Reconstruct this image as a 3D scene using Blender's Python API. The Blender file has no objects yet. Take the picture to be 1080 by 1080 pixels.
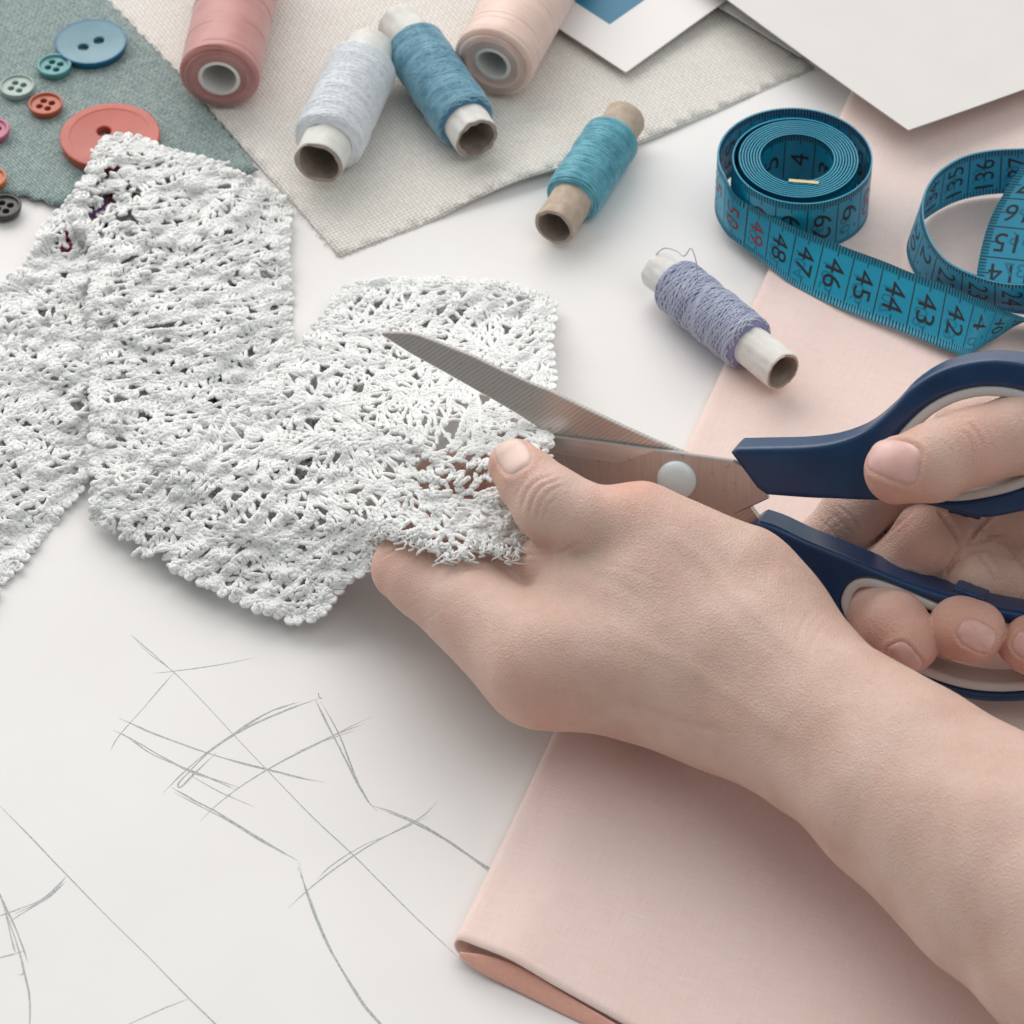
import bpy, math, random
import numpy as np
from mathutils import Vector
rnd = random.Random(7); rng = np.random.default_rng(7)
S = 0.01                                   # everything below is laid out in centimetres
sc = bpy.context.scene
# ---------------------------------------------------------------- camera (125 mm lens about a metre from the table)
EL = math.radians(46); D = 100.; FP = 540/math.tan(math.radians(8))
CAM = np.array([0, -D*math.cos(EL), D*math.sin(EL)])
CR = np.array([1, 0, 0.]); CU = np.array([0, math.sin(EL), math.cos(EL)]); CF = np.array([0, math.cos(EL), -math.sin(EL)])
def ray(x, y):
    return CF + CR*(x-540)/FP - CU*(y-540)/FP
def P(x, y, z=0.):                          # point at height z seen at photo position x, y
    d = ray(x, y); return CAM + d*(z-CAM[2])/d[2]
def project(V):
    q = V-CAM; w = q@CF
    return np.stack([540+FP*(q@CR)/w, 540-FP*(q@CU)/w], -1)
def nrm(v):
    v = np.asarray(v, float); return v/np.maximum(np.linalg.norm(v, axis=-1, keepdims=True), 1e-9)
cam = bpy.data.cameras.new('camera'); co = bpy.data.objects.new('camera', cam); sc.collection.objects.link(co)
cam.sensor_width = 36; cam.lens = 18/math.tan(math.radians(8)); cam.clip_start = .01; cam.clip_end = 50
co.location = Vector(CAM*S); co.rotation_euler = (math.pi/2-EL, 0, 0); sc.camera = co
cam.dof.use_dof = True; cam.dof.focus_distance = .965; cam.dof.aperture_fstop = 32
sc.view_settings.view_transform = 'Standard'; sc.view_settings.look = 'None'
sc.cycles.max_bounces = 10; sc.cycles.diffuse_bounces = 7
sc.view_settings.exposure = 0; sc.view_settings.gamma = 1
# ---------------------------------------------------------------- objects
def new_mesh(name, V, F):
    me = bpy.data.meshes.new(name)
    V = np.ascontiguousarray(V, dtype=np.float32)
    me.vertices.add(len(V)); me.vertices.foreach_set('co', V.ravel())
    if isinstance(F, np.ndarray):
        n, k = F.shape; loops = F.ravel(); starts = np.arange(n)*k; tot = np.full(n, k)
    else:
        tot = np.array([len(f) for f in F]); loops = np.concatenate([np.asarray(f) for f in F]); starts = np.concatenate([[0], np.cumsum(tot)[:-1]]); n = len(F)
    me.loops.add(len(loops)); me.loops.foreach_set('vertex_index', loops.astype(np.int32))
    me.polygons.add(n); me.polygons.foreach_set('loop_start', starts.astype(np.int32)); me.polygons.foreach_set('loop_total', tot.astype(np.int32))
    me.update(calc_edges=True); me.validate()
    return me
def mk(name, V, F, mat, parent=None, smooth=True, org=None):
    V = np.asarray(V, float)
    o0 = np.array(parent['o_'].to_list()) if parent is not None else (np.zeros(3) if org is None else np.asarray(org, float))
    me = new_mesh(name, (V-o0)*S, F)
    me.polygons.foreach_set('use_smooth', np.full(len(me.polygons), smooth))
    me.materials.append(mat)
    o = bpy.data.objects.new(name, me); sc.collection.objects.link(o)
    if parent is not None:
        root = parent; o.parent = root
        o['o_'] = [float(x) for x in o0]
    else:
        o.location = Vector(o0*S); o['o_'] = [float(x) for x in o0]
    return o
def thing(name, loc, label, cat, group=None):
    o = bpy.data.objects.new(name, None); sc.collection.objects.link(o); o.location = Vector(np.asarray(loc, float)*S)
    o.empty_display_size = .01; o['o_'] = [float(x) for x in loc]
    return tag(o, label, cat, group)
def tag(o, label=None, cat=None, group=None, kind=None):
    if label: o['label'] = label
    if cat: o['category'] = cat
    if group: o['group'] = group
    if kind: o['kind'] = kind
    return o
class MB:
    def __init__(s): s.V = []; s.F = []; s.n = 0
    def add(s, V, F):
        s.V.append(np.asarray(V, float)); s.F.append(np.asarray(F)+s.n); s.n += len(V)
    def tube(s, pts, r, sides=6, ref=None, cap=True, lobes=0, pitch=.25, depth=.25):
        pts = np.asarray(pts, float); n = len(pts)
        T = nrm(np.gradient(pts, axis=0))
        if ref is None:
            m = np.abs(T.mean(0)); ref = np.eye(3)[int(np.argmin(m))]
        ref = np.broadcast_to(ref, pts.shape)
        N = nrm(ref-(ref*T).sum(-1, keepdims=True)*T); B = np.cross(T, N)
        a = np.arange(sides)*2*math.pi/sides
        rr = np.broadcast_to(np.asarray(r, float), (n,))[:, None]*np.ones((1, sides))
        if lobes:
            L = np.concatenate([[0], np.cumsum(np.linalg.norm(np.diff(pts, axis=0), axis=1))])
            rr = rr*(1+depth*np.cos(lobes*a[None]-2*math.pi*L[:, None]/pitch))
        V = pts[:, None]+rr[..., None]*(np.cos(a)[None, :, None]*N[:, None]+np.sin(a)[None, :, None]*B[:, None])
        i = np.arange(n-1)[:, None]*sides; j = np.arange(sides)[None]; k = (j+1) % sides
        F = np.stack([i+j, i+k, i+k+sides, i+j+sides], -1).reshape(-1, 4)
        V = V.reshape(-1, 3)
        if cap:
            V = np.concatenate([V, pts[:1], pts[-1:]]); c0 = n*sides; c1 = c0+1; j = np.arange(sides); k = (j+1) % sides
            F = np.concatenate([F, np.stack([np.full(sides, c0), k, j, np.full(sides, c0)], -1)[:, [0, 1, 2, 2]], np.stack([np.full(sides, c1), j+(n-1)*sides, k+(n-1)*sides, k+(n-1)*sides], -1)])
        s.add(V, F)
    def build(s, name, mat, parent=None, smooth=True, org=None):
        V = np.concatenate(s.V); F = np.concatenate(s.F)
        if F.shape[1] == 4:
            deg = F[:, 2] == F[:, 3]
            if deg.any():
                F = [list(map(int, f[:3])) if d else list(map(int, f)) for f, d in zip(F, deg)] if len(F) < 20000 else [f[:3] if d else f for f, d in zip(F, deg)]
        return mk(name, V, F, mat, parent, smooth, org)
def gridF(nu, nv, wrapu=False, off=0):
    i = np.arange(nu if wrapu else nu-1)[:, None]; j = np.arange(nv-1)[None]; i2 = (i+1) % nu
    return np.stack(np.broadcast_arrays(i*nv+j, i2*nv+j, i2*nv+j+1, i*nv+j+1), -1).reshape(-1, 4)+off
def spline(pts, n):
    pts = np.asarray(pts, float)
    if len(pts) == 2:
        t = np.linspace(0, 1, n)[:, None]; return pts[0]*(1-t)+pts[1]*t
    d = np.concatenate([[0], np.cumsum(np.maximum(np.linalg.norm(np.diff(pts, axis=0), axis=1)**.5, 1e-4))])
    t = np.linspace(0, d[-1], n); m = np.zeros_like(pts)
    dd = np.diff(d)[:, None]; s = np.diff(pts, axis=0)/dd
    m[1:-1] = (s[:-1]*dd[1:]+s[1:]*dd[:-1])/(dd[1:]+dd[:-1]); m[0] = s[0]; m[-1] = s[-1]
    k = np.clip(np.searchsorted(d, t, 'right')-1, 0, len(pts)-2); h = dd[k, 0]; u = ((t-d[k])/h)[:, None]; h = h[:, None]
    return (2*u**3-3*u**2+1)*pts[k]+(u**3-2*u**2+u)*h*m[k]+(-2*u**3+3*u**2)*pts[k+1]+(u**3-u**2)*h*m[k+1]
class Noise:                               # smooth value field from random waves
    def __init__(s, dim, scale, n=24, seed=1):
        r = np.random.default_rng(seed); k = r.normal(size=(n, dim)); k /= np.linalg.norm(k, axis=1, keepdims=True)
        s.k = k*(2*math.pi/scale)*r.uniform(.5, 1.4, (n, 1)); s.p = r.uniform(0, 6.28, n); s.a = math.sqrt(2/n)
    def __call__(s, X): return np.sin(np.asarray(X)@s.k.T+s.p).sum(-1)*s.a
# ---------------------------------------------------------------- materials
class Mat:
    def __init__(s, name):
        s.m = bpy.data.materials.new(name); s.m.use_nodes = True; s.nt = s.m.node_tree; s.nt.nodes.clear()
        s.out = s.nt.nodes.new('ShaderNodeOutputMaterial'); s.b = s.nt.nodes.new('ShaderNodeBsdfPrincipled')
        s.nt.links.new(s.b.outputs[0], s.out.inputs[0])
        tc = s.nt.nodes.new('ShaderNodeTexCoord'); s.co = s.vm('SCALE', tc.outputs['Object'], scale=100.)
    def n(s, t, **k):
        x = s.nt.nodes.new(t)
        for a, v in k.items(): setattr(x, a, v)
        return x
    def put(s, sock, v):
        if v is None: return
        if isinstance(v, bpy.types.NodeSocket): s.nt.links.new(v, sock)
        else: sock.default_value = v
    def vm(s, op, a, b=None, scale=None):
        x = s.n('ShaderNodeVectorMath', operation=op); s.put(x.inputs[0], a); s.put(x.inputs[1], b)
        if scale is not None: s.put(x.inputs['Scale'], scale)
        return x.outputs[0]
    def math(s, op, a, b=None, c=None, clamp=False):
        x = s.n('ShaderNodeMath', operation=op, use_clamp=clamp); s.put(x.inputs[0], a); s.put(x.inputs[1], b); s.put(x.inputs[2], c); return x.outputs[0]
    def noise(s, scale, detail=3, rough=.5, co=None, col=False):
        x = s.n('ShaderNodeTexNoise'); s.put(x.inputs['Vector'], co or s.co); s.put(x.inputs['Scale'], scale); s.put(x.inputs['Detail'], detail); s.put(x.inputs['Roughness'], rough)
        return x.outputs['Color' if col else 'Fac']
    def vor(s, scale, feature='F1', co=None, rand=1.):
        x = s.n('ShaderNodeTexVoronoi', feature=feature); s.put(x.inputs['Vector'], co or s.co); s.put(x.inputs['Scale'], scale); s.put(x.inputs['Randomness'], rand); return x.outputs['Distance']
    def map(s, scale=(1, 1, 1), rot=(0, 0, 0), co=None):
        x = s.n('ShaderNodeMapping'); s.put(x.inputs['Vector'], co or s.co); x.inputs['Rotation'].default_value = rot; x.inputs['Scale'].default_value = scale; return x.outputs[0]
    def sep(s, v):
        x = s.n('ShaderNodeSeparateXYZ'); s.put(x.inputs[0], v); return x.outputs
    def comb(s, a, b, c=0.):
        x = s.n('ShaderNodeCombineXYZ'); s.put(x.inputs[0], a); s.put(x.inputs[1], b); s.put(x.inputs[2], c); return x.outputs[0]
    def ramp(s, f, stops):
        x = s.n('ShaderNodeValToRGB'); s.put(x.inputs[0], f); e = x.color_ramp.elements
        while len(e) < len(stops): e.new(.5)
        for q, (p, c) in zip(e, stops): q.position = p; q.color = (*c, 1)
        return x.outputs[0]
    def mix(s, f, a, b, mode='MIX'):
        x = s.n('ShaderNodeMix', data_type='RGBA', blend_type=mode); s.put(x.inputs[0], f)
        s.put(x.inputs[6], (*a, 1) if isinstance(a, tuple) and len(a) == 3 else a); s.put(x.inputs[7], (*b, 1) if isinstance(b, tuple) and len(b) == 3 else b); return x.outputs[2]
    def bump(s, h, dist, strength=1., prev=None):   # dist in cm
        x = s.n('ShaderNodeBump'); s.put(x.inputs['Height'], h); x.inputs['Distance'].default_value = dist*S; x.inputs['Strength'].default_value = strength
        if prev is not None: s.put(x.inputs['Normal'], prev)
        return x.outputs[0]
    def fin(s, color=None, rough=.6, spec=.4, metal=0., normal=None, sss=0., rad=(.3, .12, .06), sheen=0., coat=0.):
        b = s.b.inputs
        s.put(b['Base Color'], (*color, 1) if isinstance(color, tuple) and len(color) == 3 else color); s.put(b['Roughness'], rough); s.put(b['Specular IOR Level'], spec); s.put(b['Metallic'], metal)
        s.put(b['Normal'], normal)
        if sss: b['Subsurface Weight'].default_value = sss; b['Subsurface Radius'].default_value = rad; b['Subsurface Scale'].default_value = S
        if sheen: b['Sheen Weight'].default_value = sheen; b['Sheen Roughness'].default_value = .5
        if coat: b['Coat Weight'].default_value = coat; b['Coat Roughness'].default_value = .15
        return s.m
def weave(name, f, ang, thread, thread2, hole, depth=.02, slub=.5, rough=.9):
    m = Mat(name); c = m.map(rot=(0, 0, -ang)); X = m.sep(c)
    wob = m.noise(1.2, 2, co=c); wob2 = m.noise(1.1, 2, co=m.vm('ADD', c, (7., 3., 1.)))
    fx = m.math('MULTIPLY_ADD', wob, .5, m.math('MULTIPLY', X[0], f)); fy = m.math('MULTIPLY_ADD', wob2, .5, m.math('MULTIPLY', X[1], f))
    wx = m.math('ABSOLUTE', m.math('SINE', m.math('MULTIPLY', fx, math.pi))); wy = m.math('ABSOLUTE', m.math('SINE', m.math('MULTIPLY', fy, math.pi)))
    par = m.math('MODULO', m.math('ADD', m.math('FLOOR', fx), m.math('FLOOR', fy)), 2.); par = m.math('ABSOLUTE', par)
    h1 = m.math('MULTIPLY', wx, m.math('MULTIPLY_ADD', wy, .45, .55)); h2 = m.math('MULTIPLY', wy, m.math('MULTIPLY_ADD', wx, .45, .55))
    mx = m.n('ShaderNodeMix', data_type='FLOAT'); m.put(mx.inputs[0], par); m.put(mx.inputs[2], h1); m.put(mx.inputs[3], h2); h = mx.outputs[0]; h = m.math('POWER', h, .8)
    sl = m.noise(1., 3, co=m.comb(m.math('MULTIPLY', fx, .18), m.math('MULTIPLY', fy, 1.1))); sl2 = m.noise(1., 3, co=m.comb(m.math('MULTIPLY', fx, 1.1), m.math('MULTIPLY', fy, .18), 4.))
    mx2 = m.n('ShaderNodeMix', data_type='FLOAT'); m.put(mx2.inputs[0], par); m.put(mx2.inputs[2], sl2); m.put(mx2.inputs[3], sl)
    tcol = m.ramp(mx2.outputs[0], [(.35, thread2), (.62, thread)])
    hf = m.math('MULTIPLY', m.math('ADD', h, m.math('MULTIPLY', m.math('SUBTRACT', mx2.outputs[0], .5), slub)), 1.7, clamp=True)
    col = m.mix(hf, hole, tcol)
    return m.fin(col, rough, .2, normal=m.bump(h, depth, 1.), sheen=.2)
def plain(name, c, rough=.6, spec=.4, noise=0., nscale=3., **k):
    m = Mat(name); col = c; nor = None
    if noise:
        col = m.ramp(m.noise(nscale, 4), [(.3, tuple(x*(1-noise) for x in c)), (.7, tuple(min(1, x*(1+noise)) for x in c))])
        nor = m.bump(m.noise(nscale*4, 3), .01*noise*10, .3)
    return m.fin(col, rough, spec, normal=nor, **k)
# ---------------------------------------------------------------- distance-field surfaces
def snets(f, lo, hi, h, proj=2):
    B = 4; lo = np.asarray(lo, float); n = (np.ceil((np.asarray(hi)-lo)/h/B).astype(int)+1)*B
    ax = [lo[i]+h*np.arange(n[i]) for i in range(3)]
    cx = [a.reshape(-1, B).mean(1) for a in ax]
    G = np.stack(np.meshgrid(*cx, indexing='ij'), -1).reshape(-1, 3); c = f(G).reshape([len(a) for a in cx])
    M = np.abs(c) < B*h*1.25+h
    Fg = np.repeat(np.repeat(np.repeat(c, B, 0), B, 1), B, 2).astype(np.float32)
    bi = np.argwhere(M); o = np.stack(np.meshgrid(*[np.arange(B)]*3, indexing='ij'), -1).reshape(-1, 3)
    for s0 in range(0, len(bi), 8000):
        I = (bi[s0:s0+8000, None]*B+o[None]).reshape(-1, 3); Fg[I[:, 0], I[:, 1], I[:, 2]] = f(lo+I*h)
    s = Fg < 0
    cnt = np.zeros([x-1 for x in n], np.int8)
    for d in np.ndindex(2, 2, 2): cnt += s[d[0]:n[0]-1+d[0], d[1]:n[1]-1+d[1], d[2]:n[2]-1+d[2]]
    A = np.argwhere((cnt > 0) & (cnt < 8)); cor = np.array(list(np.ndindex(2, 2, 2)))
    v8 = np.stack([Fg[A[:, 0]+d[0], A[:, 1]+d[1], A[:, 2]+d[2]] for d in cor], -1)
    acc = np.zeros((len(A), 3)); w = np.zeros(len(A))
    for a in range(8):
        for b in range(a+1, 8):
            if np.abs(cor[a]-cor[b]).sum() != 1: continue
            m = (v8[:, a] < 0) != (v8[:, b] < 0); t = np.where(m, v8[:, a]/np.where(m, v8[:, a]-v8[:, b], 1), 0)
            acc += np.where(m[:, None], cor[a]+(cor[b]-cor[a])*t[:, None], 0); w += m
    V = lo+h*(A+acc/w[:, None])
    ID = -np.ones(cnt.shape, np.int64); ID[A[:, 0], A[:, 1], A[:, 2]] = np.arange(len(A)); Fs = []
    for ax_ in range(3):
        u, q = [(1, 2), (2, 0), (0, 1)][ax_]
        sl0 = [slice(None)]*3; sl1 = [slice(None)]*3; sl0[ax_] = slice(0, -1); sl1[ax_] = slice(1, None)
        E = np.argwhere(s[tuple(sl0)] != s[tuple(sl1)]); E = E[(E[:, u] > 0) & (E[:, q] > 0) & (E[:, u] < n[u]-1) & (E[:, q] < n[q]-1)]
        def g(du, dq):
            K = E.copy(); K[:, u] -= du; K[:, q] -= dq; return ID[K[:, 0], K[:, 1], K[:, 2]]
        Q = np.stack([g(1, 1), g(0, 1), g(0, 0), g(1, 0)], -1); ins = s[E[:, 0], E[:, 1], E[:, 2]]
        Q = np.where(ins[:, None], Q, Q[:, ::-1]); Fs.append(Q)
    Fq = np.concatenate(Fs); Fq = Fq[(Fq >= 0).all(1)]
    for _ in range(proj):
        g = grad(f, V, h*.3); d = f(V); V = V-g*np.clip(d, -h*.6, h*.6)[:, None]/np.maximum((g*g).sum(1), .3)[:, None]
    return V, Fq
def grad(f, V, e):
    return np.stack([f(V+np.eye(3)[i]*e)-f(V-np.eye(3)[i]*e) for i in range(3)], -1)/(2*e)
def caps(X, a, b, ra, rb):
    a = np.asarray(a, float); b = np.asarray(b, float); ab = b-a; L = ab@ab
    t = np.clip(((X-a)@ab)/max(L, 1e-9), 0, 1); return np.linalg.norm(X-a-t[:, None]*ab, axis=1)-(ra+(rb-ra)*t)
def smin(a, b, k):
    h = np.maximum(k-np.abs(a-b), 0)/k; return np.minimum(a, b)-h*h*h*k/6
def smax(a, b, k): return -smin(-a, -b, k)
def chain(X, pts, k):
    d = None
    for (p, ra), (q, rb) in zip(pts[:-1], pts[1:]):
        c = caps(X, p, q, ra, rb); d = c if d is None else smin(d, c, k)
    return d
def trace(f, x, y, t0=80., t1=112.):
    d = nrm(ray(x, y)); t = t0
    for _ in range(160):
        v = float(f((CAM+d*t)[None])[0])
        if abs(v) < .002: break
        t += v*.8
        if t > t1: break
    return CAM+d*t
# ---------------------------------------------------------------- the table and the flat things
m = Mat('white desk'); white_desk = m.fin(m.ramp(m.noise(.15, 3), [(.3, (.74, .73, .72)), (.7, (.78, .77, .76))]), .55, .3, normal=m.bump(m.noise(9, 3), .003, .4))
def slab(name, quad, z, th, mat, parent=None, org=None, n=24, h=None):
    """thin sheet over the bilinear quad (four ground points), with its own thickness"""
    q = [np.array([*p[:2], 0.]) for p in quad]; u = np.linspace(0, 1, n)[:, None, None]; v = np.linspace(0, 1, n)[None, :, None]
    G = (q[0]*(1-u)+q[1]*u)*(1-v)+(q[3]*(1-u)+q[2]*u)*v; G[..., 2] = z+(h(G) if h is not None else 0)
    T = G.reshape(-1, 3); Bm = T-[0, 0, th]; F = gridF(n, n); k = len(T)
    idx = np.arange(k).reshape(n, n); rim = np.concatenate([idx[:, 0], idx[-1, 1:], idx[::-1, -1][1:], idx[0, ::-1][1:]])
    R1 = T[rim]; r_ = len(rim); Fs = 2*k+np.stack([np.arange(r_-1), np.arange(r_-1)+r_, np.arange(1, r_)+r_, np.arange(1, r_)], -1)
    return mk(name, np.concatenate([T, Bm, R1, R1-[0, 0, th]]), np.concatenate([F, F[:, ::-1]+k, Fs]), mat, parent, True, org if parent is None else None)
o = slab('desk_top', [(-70, -60), (70, -60), (70, 80), (-70, 80)], 0, 2.5, white_desk, n=8); o.data.polygons.foreach_set('use_smooth', [False]*len(o.data.polygons)); tag(o, kind='structure')
# paper with the pencil drawing
m = Mat('drawing paper'); papermat = m.fin(m.ramp(m.noise(.2, 4), [(.3, (.795, .77, .76)), (.7, (.83, .81, .80))]), .8, .25, normal=m.bump(m.noise(12, 5, .7), .006, .5))
q = [P(-250, 730), P(175, 580), P(640, 1500), P(-150, 1600)]
paper = slab('drawing_paper', [(-30, -36), (34, -32), (31, 33), (-33, 29)], .02, .015, papermat, org=P(300, 900), n=30)
tag(paper, 'large white sheet covering the desk, with a faint pencil sketch of a garment', 'paper')
m = Mat('graphite'); graphite = m.fin(m.ramp(m.noise(18, 4, .8), [(.38, (.26, .28, .27)), (.66, (.55, .56, .55))]), .5, .4)
LN = [  # (weight, zoomed points)
 (1, [(268, 58), (300, 92), (352, 132), (480, 265), (550, 338), (640, 430), (720, 505), (850, 635), (940, 720), (965, 745)]),
 (1, [(266, 56), (345, 125)]), (1, [(310, 135), (352, 131), (440, 119), (522, 103)]), (1, [(354, 134), (300, 195), (240, 265), (224, 294)]),
 (2, [(243, 227), (300, 252), (380, 282), (470, 312), (540, 330), (615, 347)]), (1.5, [(270, 240), (350, 272), (430, 300), (545, 330), (600, 346), (660, 357)]),
 (2, [(230, 251), (270, 270), (330, 305), (390, 336), (440, 352), (488, 368)]), (1.5, [(250, 258), (310, 300), (360, 322), (430, 348)]), (1, [(385, 342), (450, 378), (518, 408)]), (1.5, [(352, 318), (420, 345), (480, 372)]),
 (2.2, [(656, 184), (600, 204), (520, 238), (470, 265), (420, 300), (385, 335), (362, 362), (365, 368), (400, 335), (440, 297)]), (1.6, [(614, 193), (560, 208), (500, 243), (430, 290), (375, 335), (332, 378)]), (1, [(600, 195), (520, 228), (440, 285)]),
 (1.3, [(648, 175), (650, 185), (655, 188)]), (2.4, [(642, 190), (672, 250), (700, 305), (730, 365), (752, 398)]), (1.5, [(652, 192), (690, 262), (715, 325), (745, 390), (768, 416)]),
 (1.4, [(756, 224), (700, 250), (640, 282), (560, 322), (480, 372), (430, 412), (407, 437)]), (1, [(742, 238), (660, 270), (590, 305), (545, 330)]), (.8, [(728, 250), (660, 272), (600, 296)]),
 (3, [(350, 368), (390, 392), (440, 418), (500, 455), (560, 490), (606, 517)]), (1.6, [(355, 378), (420, 412), (460, 432), (540, 482), (600, 512)]),
 (2.2, [(608, 520), (622, 575), (645, 640), (675, 705), (712, 765), (745, 815), (775, 850), (830, 930)]), (1.6, [(606, 530), (628, 590), (655, 660), (690, 730), (740, 812), (800, 880)]),
 (1.8, [(752, 403), (800, 418), (860, 445), (920, 482), (970, 518), (1012, 545), (1060, 575)]), (2.4, [(840, 436), (900, 470), (960, 510), (1010, 540), (1060, 570)]), (1.5, [(770, 410), (840, 440), (920, 485), (1008, 548)]),
 (1.3, [(888, 398), (860, 425), (800, 458), (730, 498), (660, 548), (610, 590), (586, 613)]), (1, [(868, 428), (800, 460), (730, 490), (670, 530), (645, 555)]),
 (1.2, [(-20, 385), (60, 465), (140, 548), (230, 640), (300, 710), (380, 792), (440, 850), (520, 930)]), (1, [(387, 796), (330, 818), (258, 850), (200, 878)]),
 (1.8, [(138, 545), (115, 570), (80, 598), (40, 615), (-10, 632)]), (1.5, [(135, 558), (100, 590), (60, 615), (20, 640)]), (1.2, [(128, 562), (90, 595), (30, 625)]),
 (2, [(-10, 565), (10, 610), (30, 650), (45, 690), (56, 722)]), (1.8, [(0, 590), (22, 650), (38, 700), (50, 745), (60, 790), (60, 850), (52, 900)]), (1.4, [(10, 615), (25, 680), (32, 705)]), (1.6, [(-20, 718), (20, 708), (48, 700)]), (1.3, [(36, 690), (48, 735), (45, 748), (38, 748)])]
mb = MB()
for w, pts in LN:
    A = spline([P(x/1.9286, 640+y/1.9286, .0205) for x, y in pts], 60); T = nrm(np.gradient(A, axis=0)); Nn = np.stack([-T[:, 1], T[:, 0], 0*T[:, 0]], -1)
    jit = np.cumsum(rng.normal(size=60))*.002; jit -= np.linspace(jit[0], jit[-1], 60)
    wd = (.0135*w**.75*(1+.25*np.sin(np.linspace(0, 9, 60)+rnd.random()*6))*np.clip(np.minimum(np.arange(60), 59-np.arange(60))/8., .25, 1))[:, None]
    A = A+Nn*jit[:, None]+[0, 0, .0012+.0004*rnd.random()]
    mb.add(np.stack([A-Nn*wd, A+Nn*wd], 1).reshape(-1, 3), gridF(60, 2)[:, ::-1])
mb.build('pencil_lines', graphite, paper, False)
# green fabric with a pinked edge
def cloth(name, poly, z, th, mat, org, h=None, res=.25, zig=0.):
    """flat woven piece cut to a closed outline, triangulated fan-free: clipped grid via delaunay"""
    from mathutils.geometry import delaunay_2d_cdt
    pl = []
    for a, b in zip(poly, poly[1:]+poly[:1]):
        a = np.array(a[:2]); b = np.array(b[:2]); L = np.linalg.norm(b-a); k = max(1, int(L/res)); t = nrm(b-a); nn = np.array([-t[1], t[0]])
        for i in range(k):
            q = a+(b-a)*i/k
            if zig: q = q+nn*(zig*(1 if i % 2 else -1)) if i else q
            elif i: q = q+nn*rnd.uniform(-.012, .012)
            pl.append(q)
    pl = np.array(pl); lo, hi = pl.min(0), pl.max(0); step = max(res*1.5, .35)
    gx = np.stack(np.meshgrid(np.arange(lo[0], hi[0], step), np.arange(lo[1], hi[1], step)), -1).reshape(-1, 2)
    n = len(pl); V2, E, Fc, *_ = delaunay_2d_cdt([Vector(q) for q in pl]+[Vector(q) for q in gx], [(i, (i+1) % n) for i in range(n)], [], 1, 1e-5)
    V = np.array([[v.x, v.y, 0] for v in V2]); V[:, 2] = z+(h(V) if h is not None else 0); k = len(V)
    cnt = {}
    for f in Fc:
        for a, b in zip(f, list(f[1:])+[f[0]]): cnt[(a, b)] = 1
    F = [list(f) for f in Fc]+[[k+i for i in reversed(f)] for f in Fc]+[[b, a, a+k, b+k] for (a, b) in cnt if (b, a) not in cnt]
    return mk(name, np.concatenate([V, V-[0, 0, th]]), F, mat, None, True, org)
e = nrm(P(272, 185)-P(105, 0)); ang = math.atan2(e[1], e[0])
green = weave('green linen', 10.2, ang+.12, (.40, .48, .46), (.20, .29, .29), (.05, .09, .10), .03, .5)
gpoly = [P(-250, -160), P(-10, -160), P(105, -4), P(190, 84), P(273, 184), P(235, 190), P(150, 205), P(62, 221), P(10, 208), P(-250, 120)]
def gh(V): return .02*np.sin(V[:, 0]*.7+V[:, 1]*.5)
# pinked on the lower side only
e1 = cloth('green_fabric', gpoly, .21, .05, green, P(60, 100), None, .24, .07); tag(e1, 'grey green woven fabric with pinked zigzag edge under the buttons', 'fabric')
# linen
le = nrm(P(860, 72)-P(358, 272)); lang = math.atan2(le[1], le[0])
linen = weave('cream linen', 8., lang, (.86, .83, .79), (.77, .73, .68), (.52, .46, .40), .028, .2)
def lh(V):
    s = (V-P(358, 272))@le; dd = np.abs((V-P(358, 272))@np.array([-le[1], le[0], 0]))
    return .04*np.sin(V[:, 0]*.55)+.30*np.exp(-((s-6.3)/2.4)**2)*np.exp(-(dd/1.4)**2)*(s > 0)+.012*np.sin(V[:, 1]*2)
lpoly = [P(358, 272), P(440, 241), P(500, 216), P(590, 186), P(680, 152), P(770, 113), P(859, 73), P(800, 30), P(740, -60), P(700, -160), P(-60, -160), P(20, -90), P(105, 0), P(210, 108), P(290, 196)]
lin = cloth('linen_cloth', lpoly, .1, .07, linen, P(358, 272), lambda V: lh(V), .3); tag(lin, 'cream coarse woven linen cloth lying beneath most of the spools', 'fabric')
lthread = plain('linen thread', (.66, .63, .58), .9, .2)
mb = MB()
for a, b, k in [(P(358, 272), P(859, 73), 150), (P(105, 0), P(358, 272), 110)]:
    for i in range(k):
        t = rnd.random(); c = a+(b-a)*t; c[2] = .1+float(lh(c[None])[0])-.02; dr = nrm(b-a); nn = np.array([-dr[1], dr[0], 0])*(-1)
        L = rnd.uniform(.05, .2); sk = rnd.uniform(-.6, .6)
        mb.tube([c, c+nn*L*.5+dr*sk*L*.5+[0, 0, .01], c+nn*L*.6+dr*sk*L+[0, 0, -.01]], .012, 4)
mb.build('frayed_edge', lthread, lin)
# card with a blue square
K = P(660, 78, .35); ea = nrm(P(597, 38, .35)-K); eb = nrm(P(765, 5, .35)-K)
cardm = plain('card', (.78, .75, .74), .5, .4)
card = slab('sample_card', [K, K+eb*9, K+eb*9+ea*6, K+ea*6], .42, .04, cardm, org=K, n=10, h=lambda G: .02*G[..., 0]*0+.035*np.linalg.norm(G[..., :2]-K[:2], axis=-1)*.6)
tag(card, 'white card printed with a teal blue square, beside the peach spool', 'card')
KB = P(643, 25, .5); bl = plain('blue print', (.015, .17, .29), .45, .4)
Bq = [KB, KB+eb*5.2, KB+eb*5.2+ea*4.2, KB+ea*4.2]
slab('blue_square', Bq, .425, .003, bl, card, n=10, h=lambda G: .035*np.linalg.norm(G[..., :2]-K[:2], axis=-1)*.6)
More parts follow.
